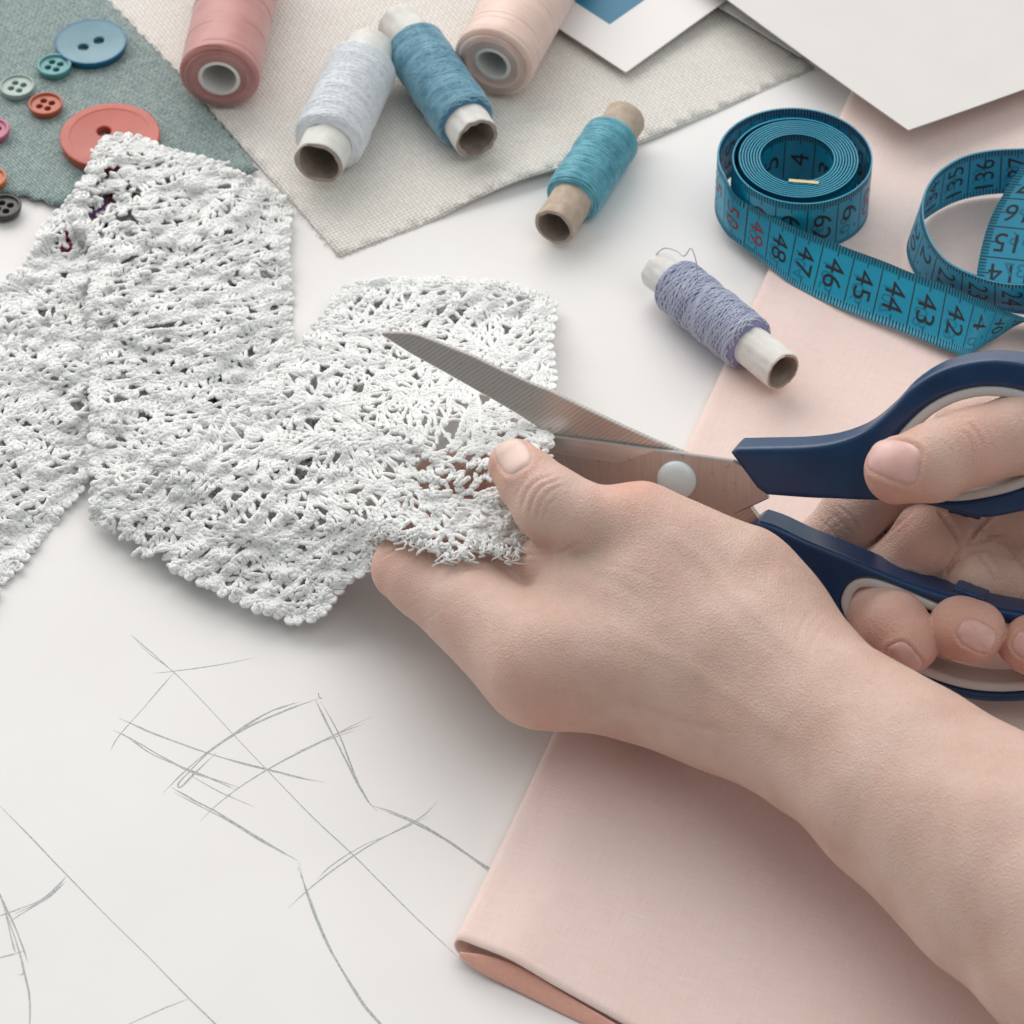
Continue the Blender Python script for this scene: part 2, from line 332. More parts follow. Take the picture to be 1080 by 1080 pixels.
# small folded paper behind
pm = plain('plain paper', (.74, .715, .70), .7, .3)
sl = slab('folded_paper', [P(752, 6, .3), P(845, 60, .3), P(900, -40, .3), P(800, -100, .3)], .34, .03, pm, org=P(800, 10, .3), n=8, h=lambda G: .05*np.sin(G[..., 0]*1.2))
tag(sl, 'small white folded paper between the blue square card and the big sheet', 'paper')
# big lifted sheet
K2 = P(958, 137, 1.5); pa = nrm(P(768, -6, 1.3)-K2); pb = nrm(P(1080, 85, 1.6)-K2); pa[2] = 0; pb[2] = 0
def bh(G):
    d = G[..., :2]-K2[:2]; s = d@nrm((pa+pb)[:2]); return -.9*(1-np.exp(-np.maximum(s, 0)/9))+.0*s
big = slab('paper_sheet', [K2, K2+pb*18, K2+pb*18+pa*14, K2+pa*14], 1.5, .03, plain('sheet', (.66, .635, .62), .75, .3, .02, .5), org=K2, n=24, h=bh)
tag(big, 'large blank white sheet with its corner raised above the pink cloth', 'paper')
# pink cloth, folded double along its left side
Kc = P(490, 1012); Kt = P(915, 88); e1v = nrm(Kt-Kc); fr = nrm(P(640, 1082)-Kc); Lc = np.linalg.norm(Kt-Kc)
m = Mat('pink cotton')
c = m.map(rot=(0, 0, -math.atan2(e1v[1], e1v[0]))); X = m.sep(c)
n1 = m.noise(1., 3, .6, co=m.comb(m.math('MULTIPLY', X[0], 1.2), m.math('MULTIPLY', X[1], 26.), 0.)); n2 = m.noise(1., 3, .6, co=m.comb(m.math('MULTIPLY', X[0], 26.), m.math('MULTIPLY', X[1], 1.2), 5.))
nn_ = m.math('MULTIPLY', m.math('ADD', n1, n2), .5)
pink = m.fin(m.ramp(nn_, [(.32, (.85, .595, .535)), (.68, (.935, .715, .655))]), .85, .2, normal=m.bump(nn_, .02, .5), sheen=.3, sss=.25, rad=(.3, .18, .14))
nz = Noise(2, 9., 16, 3)
na, nb = 160, 150; R = .30
prof = []
for t in np.linspace(0, 1, 30): prof.append((14*(1-t), .06, 0))
for t in np.linspace(0, 1, 20)[1:]: prof.append((-R*math.sin(math.pi*t), .06+R-R*math.cos(math.pi*t), 1))
for t in np.linspace(0, 1, 100)[1:]: prof.append((24*t**1.3, .06+2*R, 2))
pb_ = np.array(prof); al = np.linspace(-.0, Lc+6, na)
V = np.zeros((na, len(pb_), 3))
perp = fr
for i, a in enumerate(al):
    q = Kc+e1v*a+perp[None]*(pb_[:, 0:1])
    g = np.clip(a/3, 0, 1)
    zz = pb_[:, 1].copy(); top = pb_[:, 2] == 2
    bb = pb_[:, 0]
    lift = .10*np.exp(-((bb-1.2)/.8)**2)-.22*np.clip((bb-1.5)/6, 0, 1)+.05*nz(q[:, :2])*np.clip(bb/2, 0, 1)
    zz = np.where(top, zz+lift, zz); flat = .62+.55*np.exp(-(a/3.)**2)*np.exp(-(np.maximum(bb, 0)/4.5)**2)-.3*np.exp(-(a/3.)**2)*np.clip((bb-4)/3, 0, 1); zz = .06+(zz-.06)*flat
    q[:, 2] = zz; V[i] = q
pc = mk('pink_cloth', V.reshape(-1, 3), gridF(na, len(pb_)), pink, None, True, Kc)
md = pc.modifiers.new('t', 'SOLIDIFY'); md.thickness = .0004; md.offset = 1
tag(pc, 'pale pink cotton cloth folded double, lying under the hands and scissors', 'fabric')
mb = MB()
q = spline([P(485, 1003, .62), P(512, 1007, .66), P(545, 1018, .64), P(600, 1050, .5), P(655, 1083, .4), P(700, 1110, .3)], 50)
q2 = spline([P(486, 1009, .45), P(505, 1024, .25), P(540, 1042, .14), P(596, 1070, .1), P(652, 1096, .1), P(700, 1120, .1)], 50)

coral = plain('coral fold shade', (.80, .42, .33), .85, .2, .05, 8., sheen=.3)  # deeper coral paints the cloth's warm shade inside the fold, on an added strip
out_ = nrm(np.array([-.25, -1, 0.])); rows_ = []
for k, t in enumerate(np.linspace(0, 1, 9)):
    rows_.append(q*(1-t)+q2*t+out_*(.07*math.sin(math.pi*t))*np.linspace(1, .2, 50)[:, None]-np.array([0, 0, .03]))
G = np.stack(rows_, 1); io = mk('fold_shade', G.reshape(-1, 3), gridF(50, 9)[:, ::-1], coral, pc); md2 = io.modifiers.new('t', 'SOLIDIFY'); md2.thickness = .0004
# ---------------------------------------------------------------- buttons
def button(px, py, r, col, holes, z0, label, rim=.18, th=.26, name='button', hole_r=.11, hd=.22, ang=.4, rimcol=None, gloss=.3, tilt=None):
    col = tuple(x**1.25*.85 for x in col); c = P(px, py, z0+th*.9); c[2] = z0
    hs = [np.array([math.cos(ang+i*2*math.pi/holes), math.sin(ang+i*2*math.pi/holes)])*hd*r/.6 for i in range(holes)]
    def f(X):
        x = X-c; rr = np.hypot(x[:, 0], x[:, 1]); e = .045
        q0 = rr-(r-e-.06*np.clip(1-x[:, 2]/th, 0, 1)); q1 = np.abs(x[:, 2]-th/2)-(th/2-e)
        d = np.minimum(np.maximum(q0, q1), 0)+np.hypot(np.maximum(q0, 0), np.maximum(q1, 0))-e
        rc = r-rim*r/.6; dish = np.hypot(rr, (x[:, 2]-th-1.6*r+.0)*1.)  # shallow bowl
        dish = x[:, 2]-(th-.10*(1-(np.minimum(rr/rc, 1))**2)-.012) if r > 1 else x[:, 2]-(th-.075); well = np.maximum(rr-rc, -dish)
        d = smax(d, -well, .05)
        for h in hs: d = smax(d, hole_r*r/.6-np.hypot(x[:, 0]-h[0], x[:, 1]-h[1]), .03)
        return d
    V, F = snets(f, c-[r+.1, r+.1, .1], c+[r+.1, r+.1, th+.1], .03 if r < .8 else .045)
    mt = Mat('button plastic')
    nzz = m_ = mt.noise(1.2, 3, .5)
    cc = mt.ramp(nzz, [(.3, tuple(x*.88 for x in col)), (.7, tuple(min(1, x*1.1) for x in col))])
    if rimcol:
        X = mt.sep(mt.co); rad = mt.math('SQRT', mt.math('ADD', mt.math('MULTIPLY', X[0], X[0]), mt.math('MULTIPLY', X[1], X[1])))
        cc = mt.mix(mt.math('MULTIPLY', mt.math('SUBTRACT', rad, r*.88), 12., clamp=True), cc, rimcol)
    mt = mt.fin(cc, gloss, .5, sss=.15, rad=(.1, .1, .1))
    o = mk(name, V, F, mt, None, True, c); tag(o, label, 'button', 'sewing buttons on the green fabric')
    if tilt: o.rotation_euler = tilt
    return o
BZ = .215
button(96, 44, 1.13, (.15, .33, .40), 2, BZ, 'large blue two-hole button with darker glossy rim', rim=.04, hole_r=.085, hd=.15, th=.28, rimcol=(.0, .12, .23), gloss=.25, ang=.15+math.pi/4*.6)
button(57, 68, .55, (.16, .42, .44), 4, BZ, 'small turquoise four-hole button touching the large blue button', rim=.13)
button(18, 90, .54, (.50, .60, .56), 4, BZ, 'small pale mint four-hole button near the left edge', rim=.08)
button(48, 109, .54, (.58, .17, .09), 4, BZ, 'small burnt orange four-hole button between the mint and the coral buttons', rim=.1)
button(116, 143, 1.52, (.60, .165, .12), 2, BZ, 'largest button, coral red, partly covered by the lace tip', rim=.12, hole_r=.085, hd=.14, th=.36, ang=2.2, gloss=.4)
button(-9, 136, .56, (.62, .22, .34), 4, BZ, 'pink button cut by the left edge of the photo', rim=.13)
button(-10, 187, .5, (.66, .24, .09), 4, BZ, 'bright orange button below the pink one at the left edge', rim=.13)
button(4, 217, .54, (.07, .065, .065), 4, .1, 'dark grey four-hole button lying half off the green fabric', rim=.12, gloss=.35)
button(98, 214, .5, (.36, .19, .42), 4, BZ, 'purple button seen through the lace holes', rim=.12)
button(106, 238, .36, (.01, .14, .27), 4, BZ, 'small dark blue button under the lace near the magenta one', rim=.1)
button(66, 253, .42, (.50, .04, .14), 4, .1, 'magenta button showing through the lace edge', rim=.12)
button(128, 205, .38, (.62, .19, .10), 4, BZ, 'orange red button under the lace, beside the purple one', rim=.1)
button(96, 190, .30, (.08, .09, .09), 4, BZ, 'tiny black button under the lace below the coral one', rim=.1)
button(150, 250, .45, (.08, .07, .07), 4, .1, 'blackish button mostly hidden under the lace middle', rim=.1)
# ---------------------------------------------------------------- thread spools
def frame(a, b):
    d = nrm(b-a); s = nrm(np.cross(d, [0, 0, 1])); return d, s, np.cross(s, d)
def lathe(prof, a, d, s, u, n=56, wob=None):
    A = np.arange(n)*2*math.pi/n; pr = np.array(prof); r = pr[:, 1][None]*np.ones((n, 1))
    if wob is not None: r = r+wob(A[:, None], pr[:, 0][None], pr[:, 1][None])
    V = a+pr[:, 0][None, :, None]*d+r[..., None]*(np.cos(A)[:, None, None]*s+np.sin(A)[:, None, None]*u)
    return V.reshape(-1, 3), gridF(n, len(pr), True)
def tubeprof(L, ro, ri):
    c = .02
    return [(0, ri), (0, ri+c), (0, ro-c), (c, ro), (c*3, ro)]+[(L*t, ro) for t in np.linspace(.05, .95, 20)]+[(L-c*3, ro), (L-c, ro), (L, ro-c), (L, ri+c), (L, ri)]+[(L*t, ri) for t in np.linspace(.98, .02, 12)]+[(0, ri)]
def spool(n_px, f_px, tr, body, br, tubecol, threadcol, kind, label, name='thread_spool', zb=.15, torn=0., tubemat=None, wall=.1, tw=.035, dz=0.):
    zc = zb+br+.02
    a = P(*n_px, zc+dz); b = P(*f_px, zc); L = np.linalg.norm(b-a); d, s, u = frame(a, b)
    root = thing(name, [*(a+b)[:2]/2, zb], label, 'thread spool', 'spools of sewing thread')
    nz = Noise(2, 1.3, 12, int(a[0]*10) % 97)
    def wob(A, x, r):
        q = np.stack(np.broadcast_arrays(np.cos(A)*2+np.sin(A)*1.3, x), -1)
        w = .012*nz(q)
        if torn: w = w+np.where(r < tr-.03, np.clip(torn*nz(np.stack(np.broadcast_arrays(np.cos(A)*.9, np.sin(A)*.9+x), -1))*.7+.012*np.sin(A*7)*np.cos(A*4)*np.exp(-x*6)*np.exp(-x*1.5), -.12, .05), 0)
        return w
    if kind == 'plastic': wob = None
    V, F = lathe(tubeprof(L, tr, tr-wall), a, d, s, u, 64, wob); t = mk('core_tube', V, F[:, ::-1], tubemat, root)
    if kind != 'plastic':
        q = np.linalg.norm(V-a-((V-a)@d)[:, None]*d, axis=1); t.data.materials.append(innerpaper); ff = np.array([q[list(p.vertices)].mean() < tr-.035 for p in t.data.polygons])
        t.data.polygons.foreach_set('material_index', ff.astype(np.int32))
    x0, x1 = body[0]*L, body[1]*L
    if kind == 'plastic':
        V, F = lathe([(L*.35, tr-wall), (L*.35, tr*.35), (L*.35, 0.001)], a, d, s, u, 40); mk('core_web', V, F, tubemat, root)
    # wound body
    cr = .16 if kind != 'plastic' else .13; xs = np.linspace(0, 1, 60); prof = []
    def rad(x):   # radius along 0..1
        Lb = x1-x0; e = np.minimum(x, 1-x)*Lb
        return tr+.01+(br-tr)*np.sqrt(np.clip(1-(1-np.clip(e/(.22 if kind != 'plastic' else .16), 0, 1))**2, 0, 1))*(1-.06*np.sin(np.pi*x)*0)
    n2 = Noise(1, 1.0, 8, int(a[1]*7) % 89)
    def rad2(x): return rad(x)+(.007*n2(np.asarray(x)[..., None]*(x1-x0)) if kind != 'plastic' else 0)*np.clip(np.minimum(x, 1-x)*8, 0, 1)
    if kind == 'plastic': prof = [(x0, tr*.98)]+[(x0+.004*math.sin(k*2.3), tr+(br-.13-tr)*k/30) for k in range(1, 30)]
    prof = prof+[(x0+(x1-x0)*x, float(rad2(np.array(x)))) for x in np.concatenate([np.linspace(0, .05, 8), np.linspace(.06, .94, 50), np.linspace(.95, 1, 8)])]
    V, F = lathe(prof, a, d, s, u, 72); body_o = mk('thread_winding', V, F[:, ::-1], threadcol[0], root)
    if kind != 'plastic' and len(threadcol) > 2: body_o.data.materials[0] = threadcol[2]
    # the thread itself, wound to and fro over the body
    mb = MB(); Lb = x1-x0
    if kind == 'plastic':
        mb = MB()
        for i in range(16):
            xx = x0+.12+rnd.random()*(x1-x0-.3); t = np.linspace(0, 1, 70); th = t*math.pi*2*rnd.uniform(.4, 1.)+rnd.random()*6; sl = rnd.uniform(-.15, .15) if i % 3 else rnd.uniform(-.5, .5)
            mb.tube(a+d*np.clip(xx+sl*(t-.5), x0+.05, x1-.05)[:, None]+(br+.006)*(np.cos(th)[:, None]*s+np.sin(th)[:, None]*u), .013, 5, np.cos(th)[:, None]*s+np.sin(th)[:, None]*u)
        mb.build('loose_turns', threadcol[0], root); return root, (a, d, s, u, L, zc)
    if kind == 'cross': pitch, trav = 1.6, 46
    elif kind == 'loose': pitch, trav = .30, 20
    elif kind == 'fine': pitch, trav = 1.1, 80
    else: pitch, trav = .075, 3
    per = Lb*.96/pitch; seg = 40; ph = rnd.random()*6
    for k in range(trav):
        n = int(per*seg); t = np.linspace(0, 1, n); x = .02+.96*(t if k % 2 == 0 else 1-t)
        pj = .006*np.sin(t*per*.7+k*2)+(.02*np.sin(t*5+k) if kind == 'loose' else .006*np.sin(t*7+k))
        th = ph+t*per*2*math.pi+k*1.37; x = np.clip(x+pj, .004, .996)
        x = x+.015*np.sin(k*.9+t*3)*(kind != 'loose'); x = np.clip(x, .004, .996); r = rad2(x)+tw*(.1+1.1*k/trav)
        pts = a+d*(x0+x*Lb)[:, None]+r[:, None]*(np.cos(th)[:, None]*s+np.sin(th)[:, None]*u)
        rf = np.cos(th)[:, None]*s+np.sin(th)[:, None]*u
        mb.tube(pts, tw, 5, rf, cap=False, lobes=2 if tw > .03 else 0, pitch=.16, depth=.18)
    if threadcol[1] is not None: mb.build('thread', threadcol[1], root)
    return root, (a, d, s, u, L, zc)
def threadmat(name, c, c2, shine=.45, fr=0.):
    m = Mat(name); nn = m.noise(2.2, 4, .65)
    return m.fin(m.ramp(nn, [(.32, c2), (.66, c)]), shine, .5, normal=m.bump(m.noise(30, 3), .01, .5), sheen=.4)
def finemat(name, c, c2, axis_px):   # very fine parallel winding: grooves across the axis
    m = Mat(name); a, b = P(*axis_px[0], 1), P(*axis_px[1], 1); g = m.map(rot=(0, 0, -math.atan2(b[1]-a[1], b[0]-a[0]))); X = m.sep(g)
    st = m.noise(1., 4, .7, co=m.comb(m.math('MULTIPLY', X[0], 22.), m.math('MULTIPLY', X[1], .5), m.math('MULTIPLY', X[2], .5)))
    st2 = m.noise(1., 2, .5, co=m.comb(m.math('MULTIPLY', X[0], 1.3), m.math('MULTIPLY', X[1], 1.), m.math('MULTIPLY', X[2], 1.)))
    col = m.mix(.45, m.ramp(st, [(.1, c2), (.6, c)]), m.ramp(st2, [(.3, c2), (.7, c)]))
    return m.fin(col, .42, .5, normal=m.bump(st, .012, .6), sheen=.3)
innerpaper = plain('raw grey board', (.36, .30, .26), .9, .15, .15, 4.)
paperw = plain('white paper tube', (.70, .685, .65), .85, .2, .08, 3.)
kraft = plain('kraft paper tube', (.47, .375, .30), .85, .2, .12, 4.)
plastic = plain('white plastic', (.72, .70, .68), .35, .5)
pinkm = finemat('dusty pink thread', (.54, .24, .22), (.36, .13, .12), ((232, 82), (262, -40))); peachm = finemat('peach thread', (.80, .60, .52), (.62, .40, .33), ((520, 66), (600, -60)))
spool((231, 83), (262, -62), .66, (.0, .97), 1.22, None, (pinkm, pinkm), 'plastic', 'dusty pink thread spool with white plastic core near the top left', tubemat=plastic, wall=.13, zb=.16, tw=.016)
spool((519, 68), (596, -68), .61, (.0, .97), 1.25, None, (peachm, peachm), 'plastic', 'pale peach thread spool with white plastic core beside the blue square card', tubemat=plastic, wall=.13, zb=.16, tw=.016)
wt = threadmat('white thread', (.80, .83, .86), (.66, .70, .75), .35)
spool((336, 172), (392, 50), .76, (.16, .84), 1.04, None, (wt, wt), 'fine', 'white thread on a white paper tube, beside the dusty pink spool', tubemat=paperw, torn=.05, zb=.16, tw=.018, wall=.12)
bt = threadmat('blue thread', (.22, .44, .55), (.09, .27, .39), .45)
spool((503, 146), (420, 24), .70, (.13, .80), .90, None, (bt, bt, threadmat('shaded blue thread', (.07, .20, .34), (.04, .14, .26), .7)), 'fine', 'denim blue thread on a white paper tube with torn end', tubemat=paperw, torn=.06, zb=.16, tw=.022, wall=.12)  # darker body colour paints the shade between the blue turns
tt = threadmat('turquoise thread', (.12, .42, .52), (.04, .26, .36), .45)
spool((584, 240), (660, 124), .62, (.24, .82), .80, None, (tt, tt), 'loose', 'turquoise thread on a brown kraft paper tube', tubemat=kraft, zb=.02, tw=.030, wall=.11)
lt = threadmat('lavender thread', (.45, .48, .60), (.32, .35, .49), .5)
rt, (a, d, s, u, L, zc) = spool((826, 392), (693, 284), .585, (.25, .86), .77, None, (lt, lt, threadmat('shaded lavender thread', (.24, .26, .46), (.18, .19, .38), .7)), 'cross', 'lavender thread on a white paper tube, left of the tape measure', tubemat=paperw, torn=.015, zb=.10, tw=.028, wall=.09, dz=.42)  # shade under the crossing lavender threads is put into the darker body colour
mb = MB(); ct = a+d*L*.72
lp = [P(738, 318, zc+.78), P(736, 295, zc+1.0), P(734, 275, zc+1.5), P(729, 262, zc+1.7), P(722, 270, zc+1.3), P(712, 264, zc+1.0), P(700, 262, zc+.8), P(692, 268, zc+.6)]
mb.tube(spline(lp, 60), .018, 5); mb.build('loose_end', lt, rt)
# ---------------------------------------------------------------- tape measure
mt_ = Mat('tape vinyl'); tapem = mt_.fin(mt_.ramp(mt_.noise(.6, 3), [(.3, (.0, .225, .37)), (.7, (.0, .28, .43))]), .38, .5, normal=mt_.bump(mt_.noise(25, 3), .004, .5), sss=.1, rad=(.1, .2, .3))
ink = plain('black print', (.012, .014, .02), .45, .4); inkred = plain('red print', (.20, .03, .04), .45, .4); ghost = plain('faint print showing through', (.0, .165, .28), .5, .4)
tape = thing('tape_measure', P(845, 185), 'blue tape measure, part rolled on edge and part looping over the pink cloth', 'tape measure')
def text_mesh(s):
    cu = bpy.data.curves.new('t', 'FONT'); cu.body = s; cu.align_x = 'CENTER'; cu.align_y = 'CENTER'; cu.resolution_u = 3
    ob = bpy.data.objects.new('t', cu); sc.collection.objects.link(ob); dg = bpy.context.evaluated_depsgraph_get()
    me = bpy.data.meshes.new_from_object(ob.evaluated_get(dg)); V = np.array([v.co[:] for v in me.vertices]); F = [list(p.vertices) for p in me.polygons]
    bpy.data.objects.remove(ob); bpy.data.meshes.remove(me); bpy.data.curves.remove(cu)
    V = V[:, :2]-(V[:, :2].min(0)+V[:, :2].max(0))/2; return V, F
_tc = {}
def tm(s):
    if s not in _tc: _tc[s] = text_mesh(s)
    return _tc[s]
class Ribbon:
    """T, Bo: edge curves (n,3); v: scale value in cm at each sample"""
    def __init__(s, T, Bo, v): s.T = T; s.B = Bo; s.v = v; s.n = len(T); s.C = (T+Bo)/2; s.nm = nrm(np.cross(np.gradient(s.C, axis=0), T-Bo))
    def at(s, v, w, off):     # w: 0 bottom .. 1 top
        vv = np.asarray(v, float); o = np.argsort(s.v); i = np.interp(vv, s.v[o], np.arange(s.n)[o]); k = np.clip(i.astype(int), 0, s.n-2); t = (i-k)[..., None]
        g = lambda A: A[k]*(1-t)+A[k+1]*t
        return g(s.B)*(1-np.asarray(w)[..., None])+g(s.T)*np.asarray(w)[..., None]+nrm(g(s.nm))*off
def ribbon_mesh(mb, rb, th=.05):
    w = np.linspace(0, 1, 7); A = rb.B[:, None]*(1-w)[None, :, None]+rb.T[:, None]*w[None, :, None]; n = rb.n; k = 7
    U = (A+rb.nm[:, None]*th/2).reshape(-1, 3); Lw = (A-rb.nm[:, None]*th/2).reshape(-1, 3); F = gridF(n, k); q = n*k
    i = np.arange(n-1)*k; e0 = np.stack([i, i+k, i+k+q, i+q], -1); e1 = np.stack([i+k-1, i+k-1+q, i+2*k-1+q, i+2*k-1], -1)
    mb.add(np.concatenate([U, Lw]), np.concatenate([F, F[:, ::-1]+q, e0, e1]))
tapeB = MB(); tick = MB(); numV = {'ink': ([], [], [0]), 'red': ([], [], [0]), 'ghost': ([], [], [0])}
def addp(key, V, F):
    a_, b_, n_ = numV[key]; a_.append(V); b_.extend([[i+n_[0] for i in f] for f in F]); n_[0] += len(V)
def printed(rb, v0, v1, side, flip=False, up=1, base=None, red=(), rotated=True, gh=True, tops=(1, 0)):
    off = side*.0285; sg = np.sign(rb.v[-1]-rb.v[0])
    def strip(va, vb, w0, w1, key='ink'):
        V = rb.at(np.array([va, vb, vb, va]), np.array([w0, w0, w1, w1]), off); addp(key, V, [[0, 1, 2, 3]])
    k = int(math.ceil(v0*10))
    while k <= v1*10:
        v = k/10; L = .13 if k % 5 else .20
        if k % 10 == 0: strip(v-.018, v+.018, .0, 1.)
        else: strip(v-.017, v+.017, 0., L); strip(v-.017, v+.017, 1-L, 1.)
        k += 1
    for n in range(int(math.floor(v0)), int(math.floor(v1))+1):
        c = n+.5
        if not (v0+.3 < c < v1-.3): continue
        s = base(n) if base else str(n)
        for key, txt, dv, dw, sz in ([('ghost', str(151-n), .16, -.10, .72)] if gh else [])+[('red' if n in red else 'ink', s, 0, 0, 1.)]:
            V, F = tm(txt); h = .68*sz; wd = .60*sz
            x = V[:, 0]/max(V[:, 0].max(), .1)*(.25 if len(txt) == 2 else (.12 if len(txt) == 1 else .32))*sz; y = V[:, 1]/V[:, 1].max()*.30*sz
            e = np.array([c, c+.2, c]); pr = project(rb.at(e, np.array([.5, .5, .6]), 0)); dv_, dw_ = pr[1]-pr[0], pr[2]-pr[0]
            up_ = 1 if dv_@np.array(tops) > 0 else -1; fl = 1 if dw_[0]*dv_[1]*up_-dw_[1]*dv_[0]*up_ < 0 else -1
            if key == 'ghost': up_ = -up_
            P3 = rb.at(c+dv+up_*y, .5+dw+fl*x, off*(1. if key == 'ghost' else 1.08)); addp(key, P3, F)
def res(A, n): return spline(np.array(A), n)
# diagonal strip and roll as one band
dgo = [(757, 178, 763, 214, 51.2), (768, 207, 776, 248, 50.6), (790, 216, 803, 275, 50.), (814, 227, 826, 293, 49), (841, 241, 850, 309, 48), (870, 252, 876, 321, 47), (903, 265, 905, 332, 46), (933, 276, 930, 341, 45), (967, 290, 957, 352, 44), (999, 301, 981, 361, 43), (1029, 314, 1000, 369, 42), (1052, 324, 1016, 375, 41), (1068, 331, 1045, 360, 40), (1088, 338, 1080, 339, 39), (1130, 352, 1135, 330, 37.5), (1180, 362, 1190, 325, 36)]
dg = [None, None]+[(790, 216, 785, 261, 50), (814, 227, 808, 279, 49), (841, 241, 831, 297, 48), (870, 252, 855, 311, 47), (903, 265, 884, 324, 46), (933, 276, 912, 335, 45), (967, 290, 945, 347, 44), (999, 301, 977, 360, 43), (1029, 314, 1005, 371, 42), (1052, 324, 1018, 375, 41), (1068, 331, 1043, 361, 40), (1088, 338, 1080, 339, 39), (1130, 352, 1135, 330, 37.5), (1180, 362, 1190, 325, 36)]
T = res([P(x, y, 1.75+.12*math.sin(i)*0-.03*i) for i, (x, y, _, _, _) in enumerate(dg[2:])], 150)
Bt = res([P(x, y, .48+.012*i) for i, (_, _, x, y, _) in enumerate(dg[2:])], 150)
vv = np.array([g[4] for g in dg[2:]], float)
dch = lambda A: np.concatenate([[0], np.cumsum(np.linalg.norm(np.diff(np.array(A), axis=0), axis=1)**.5)])
kd = dch([P(x, y, 1.75) for (x, y, _, _, _) in dg[2:]]); vdiag = np.interp(np.linspace(0, kd[-1], 150), kd, vv)
# roll: clockwise spiral seen from above, centre under (843,173) at height 2
Cc = P(841, 172, 2.15); Cc[2] = 0
th0 = math.radians(200); z0 = .40; HT = 1.95
def rr_(q):   # radius against turned angle (radians) from the outside in
    return 2.36-.10*np.clip(q/1.5, 0, 1)-.14*np.clip((q-1.5)/3, 0, 1)-.20*np.clip((q-3.9)/2.4, 0, 1)-.16*np.clip((q-6.3)/2.6, 0, 1)-np.clip(q-8.9, 0, 99)/(2*math.pi)*.083
q = np.linspace(0, 8.9+2*math.pi*8.3+.75, 1600); R_ = rr_(q); TH = th0-q
Sp = np.stack([Cc[0]+R_*np.cos(TH), Cc[1]+R_*np.sin(TH), 0*q], -1)
ar = np.concatenate([[0], np.cumsum(np.linalg.norm(np.diff(Sp, axis=0), axis=1))])
lift = .10*np.exp(-q/1.2)
SpB = Sp+np.array([0, 0, 1])*(z0+lift)[:, None]; SpT = SpB+np.array([0, 0, 1])*HT
# bridge from roll to the diagonal strip
nb_ = 60; t = np.linspace(0, 1, nb_)
def herm(p0, m0, p1, m1): return np.outer(2*t**3-3*t**2+1, p0)+np.outer(t**3-2*t**2+t, m0)+np.outer(-2*t**3+3*t**2, p1)+np.outer(t**3-t**2, m1)
kk = 2.0
tang = nrm(SpT[0]-SpT[1])
bT = herm(SpT[0], tang*kk, T[0], nrm(T[3]-T[0])*kk); bB = herm(SpB[0], tang*kk, Bt[0], nrm(Bt[3]-Bt[0])*kk)
bl_ = np.linalg.norm(np.diff((bT+bB)/2, axis=0), axis=1).sum()
vb = vv[0]+bl_*(1-t); vs = vb[0]+ar*1.075
band = Ribbon(np.concatenate([SpT[::-1], bT[1:-1], T]), np.concatenate([SpB[::-1], bB[1:-1], Bt]), np.concatenate([vs[::-1], vb[1:-1], vdiag]))
ribbon_mesh(tapeB, band)
side = 1 if (band.nm[-80]@(-CF)) > 0 else -1
printed(band, 38.2, vs[0]+14, side, up=-1, red=(49, 50, 51, 60, 59))
printed(band, vs[0]+.5, vs[0]+12, -side, up=-1, gh=False)
vend = vs[-1]; printed(band, vend-6.3, vend-.3, -side, up=-1, base=lambda n: str(max(1, int(vend)-n)), gh=False, tops=(-1, 0))
# metal tip at the inner end
e0 = SpT[-1]; e1_ = SpB[-1]; tv = nrm(SpT[-1]-SpT[-5]); nn = nrm(np.cross(tv, [0, 0, 1.]))
brass = plain('brass tip', (.36, .31, .21), .45, .5, metal=.9)
cs = []
for k in np.linspace(0, 1, 6): cs.append(SpB[-1]-tv*(.9*(1-k))+np.array([0, 0, 0.]))
mbb = MB()
c0 = SpB[-1]-tv*.75; c1 = SpB[-1]+tv*.12
for a_, b_ in [(c0, c1)]:
    bx = []
    for zz in (-.03, HT+.03):
        for pnt in (a_-nn*.06, b_-nn*.06, b_+nn*.06, a_+nn*.06): bx.append(pnt+[0, 0, zz])
    mbb.add(bx, np.array([[0, 3, 2, 1], [4, 5, 6, 7], [0, 1, 5, 4], [1, 2, 6, 5], [2, 3, 7, 6], [3, 0, 4, 7]]))
mbb.build('metal_tip', brass, tape, False)
# second loop and the steep strip at the right edge
lp = [(1160, 150, 1160, 196), (1110, 156, 1110, 202), (1078, 157, 1075, 203), (1044, 159, 1040, 205), (1015, 166, 1009, 212), (991, 181, 982, 226), (978, 198, 963, 243), (973, 216, 957, 262), (975, 236, 961, 280), (984, 258, 973, 298), (1001, 277, 995, 312), (1030, 291, 1028, 320), (1056, 298, 1056, 327), (1085, 300, 1085, 331), (1130, 298, 1130, 330)]
T = res([P(x, y, 2.25) for x, y, _, _ in lp], 200); Bt = res([P(x, y, 2.25-1.75) if i < 6 else P(x, y, .62) for i, (_, _, x, y) in enumerate(lp)], 200)
Cn = (T+Bt)/2; ar = np.concatenate([[0], np.cumsum(np.linalg.norm(np.diff(Cn, axis=0), axis=1))])
loop = Ribbon(T, Bt, ar+10.); ribbon_mesh(tapeB, loop)
def near(rb, x, y): pr = project(rb.C); return float(rb.v[np.argmin(((pr-[x, y])**2).sum(1))])
v186 = near(loop, 1045, 182); vt = near(loop, 968, 240)
s2 = 1 if (loop.nm[30]@(-CF)) > 0 else -1
va = near(loop, 1078, 180); printed(loop, va-2, vt+.3, s2, up=1, base=lambda n: str(int(136+round(v186-.5)-n)), tops=(-1, -.5))
v22 = near(loop, 1015, 297); s3 = 1 if (loop.nm[150]@(-CF)) > 0 else -1
printed(loop, vt-.2, ar[-1]+9, s3, up=1, base=lambda n: str(int(22+n-round(v22-.5))), red=(), gh=False)
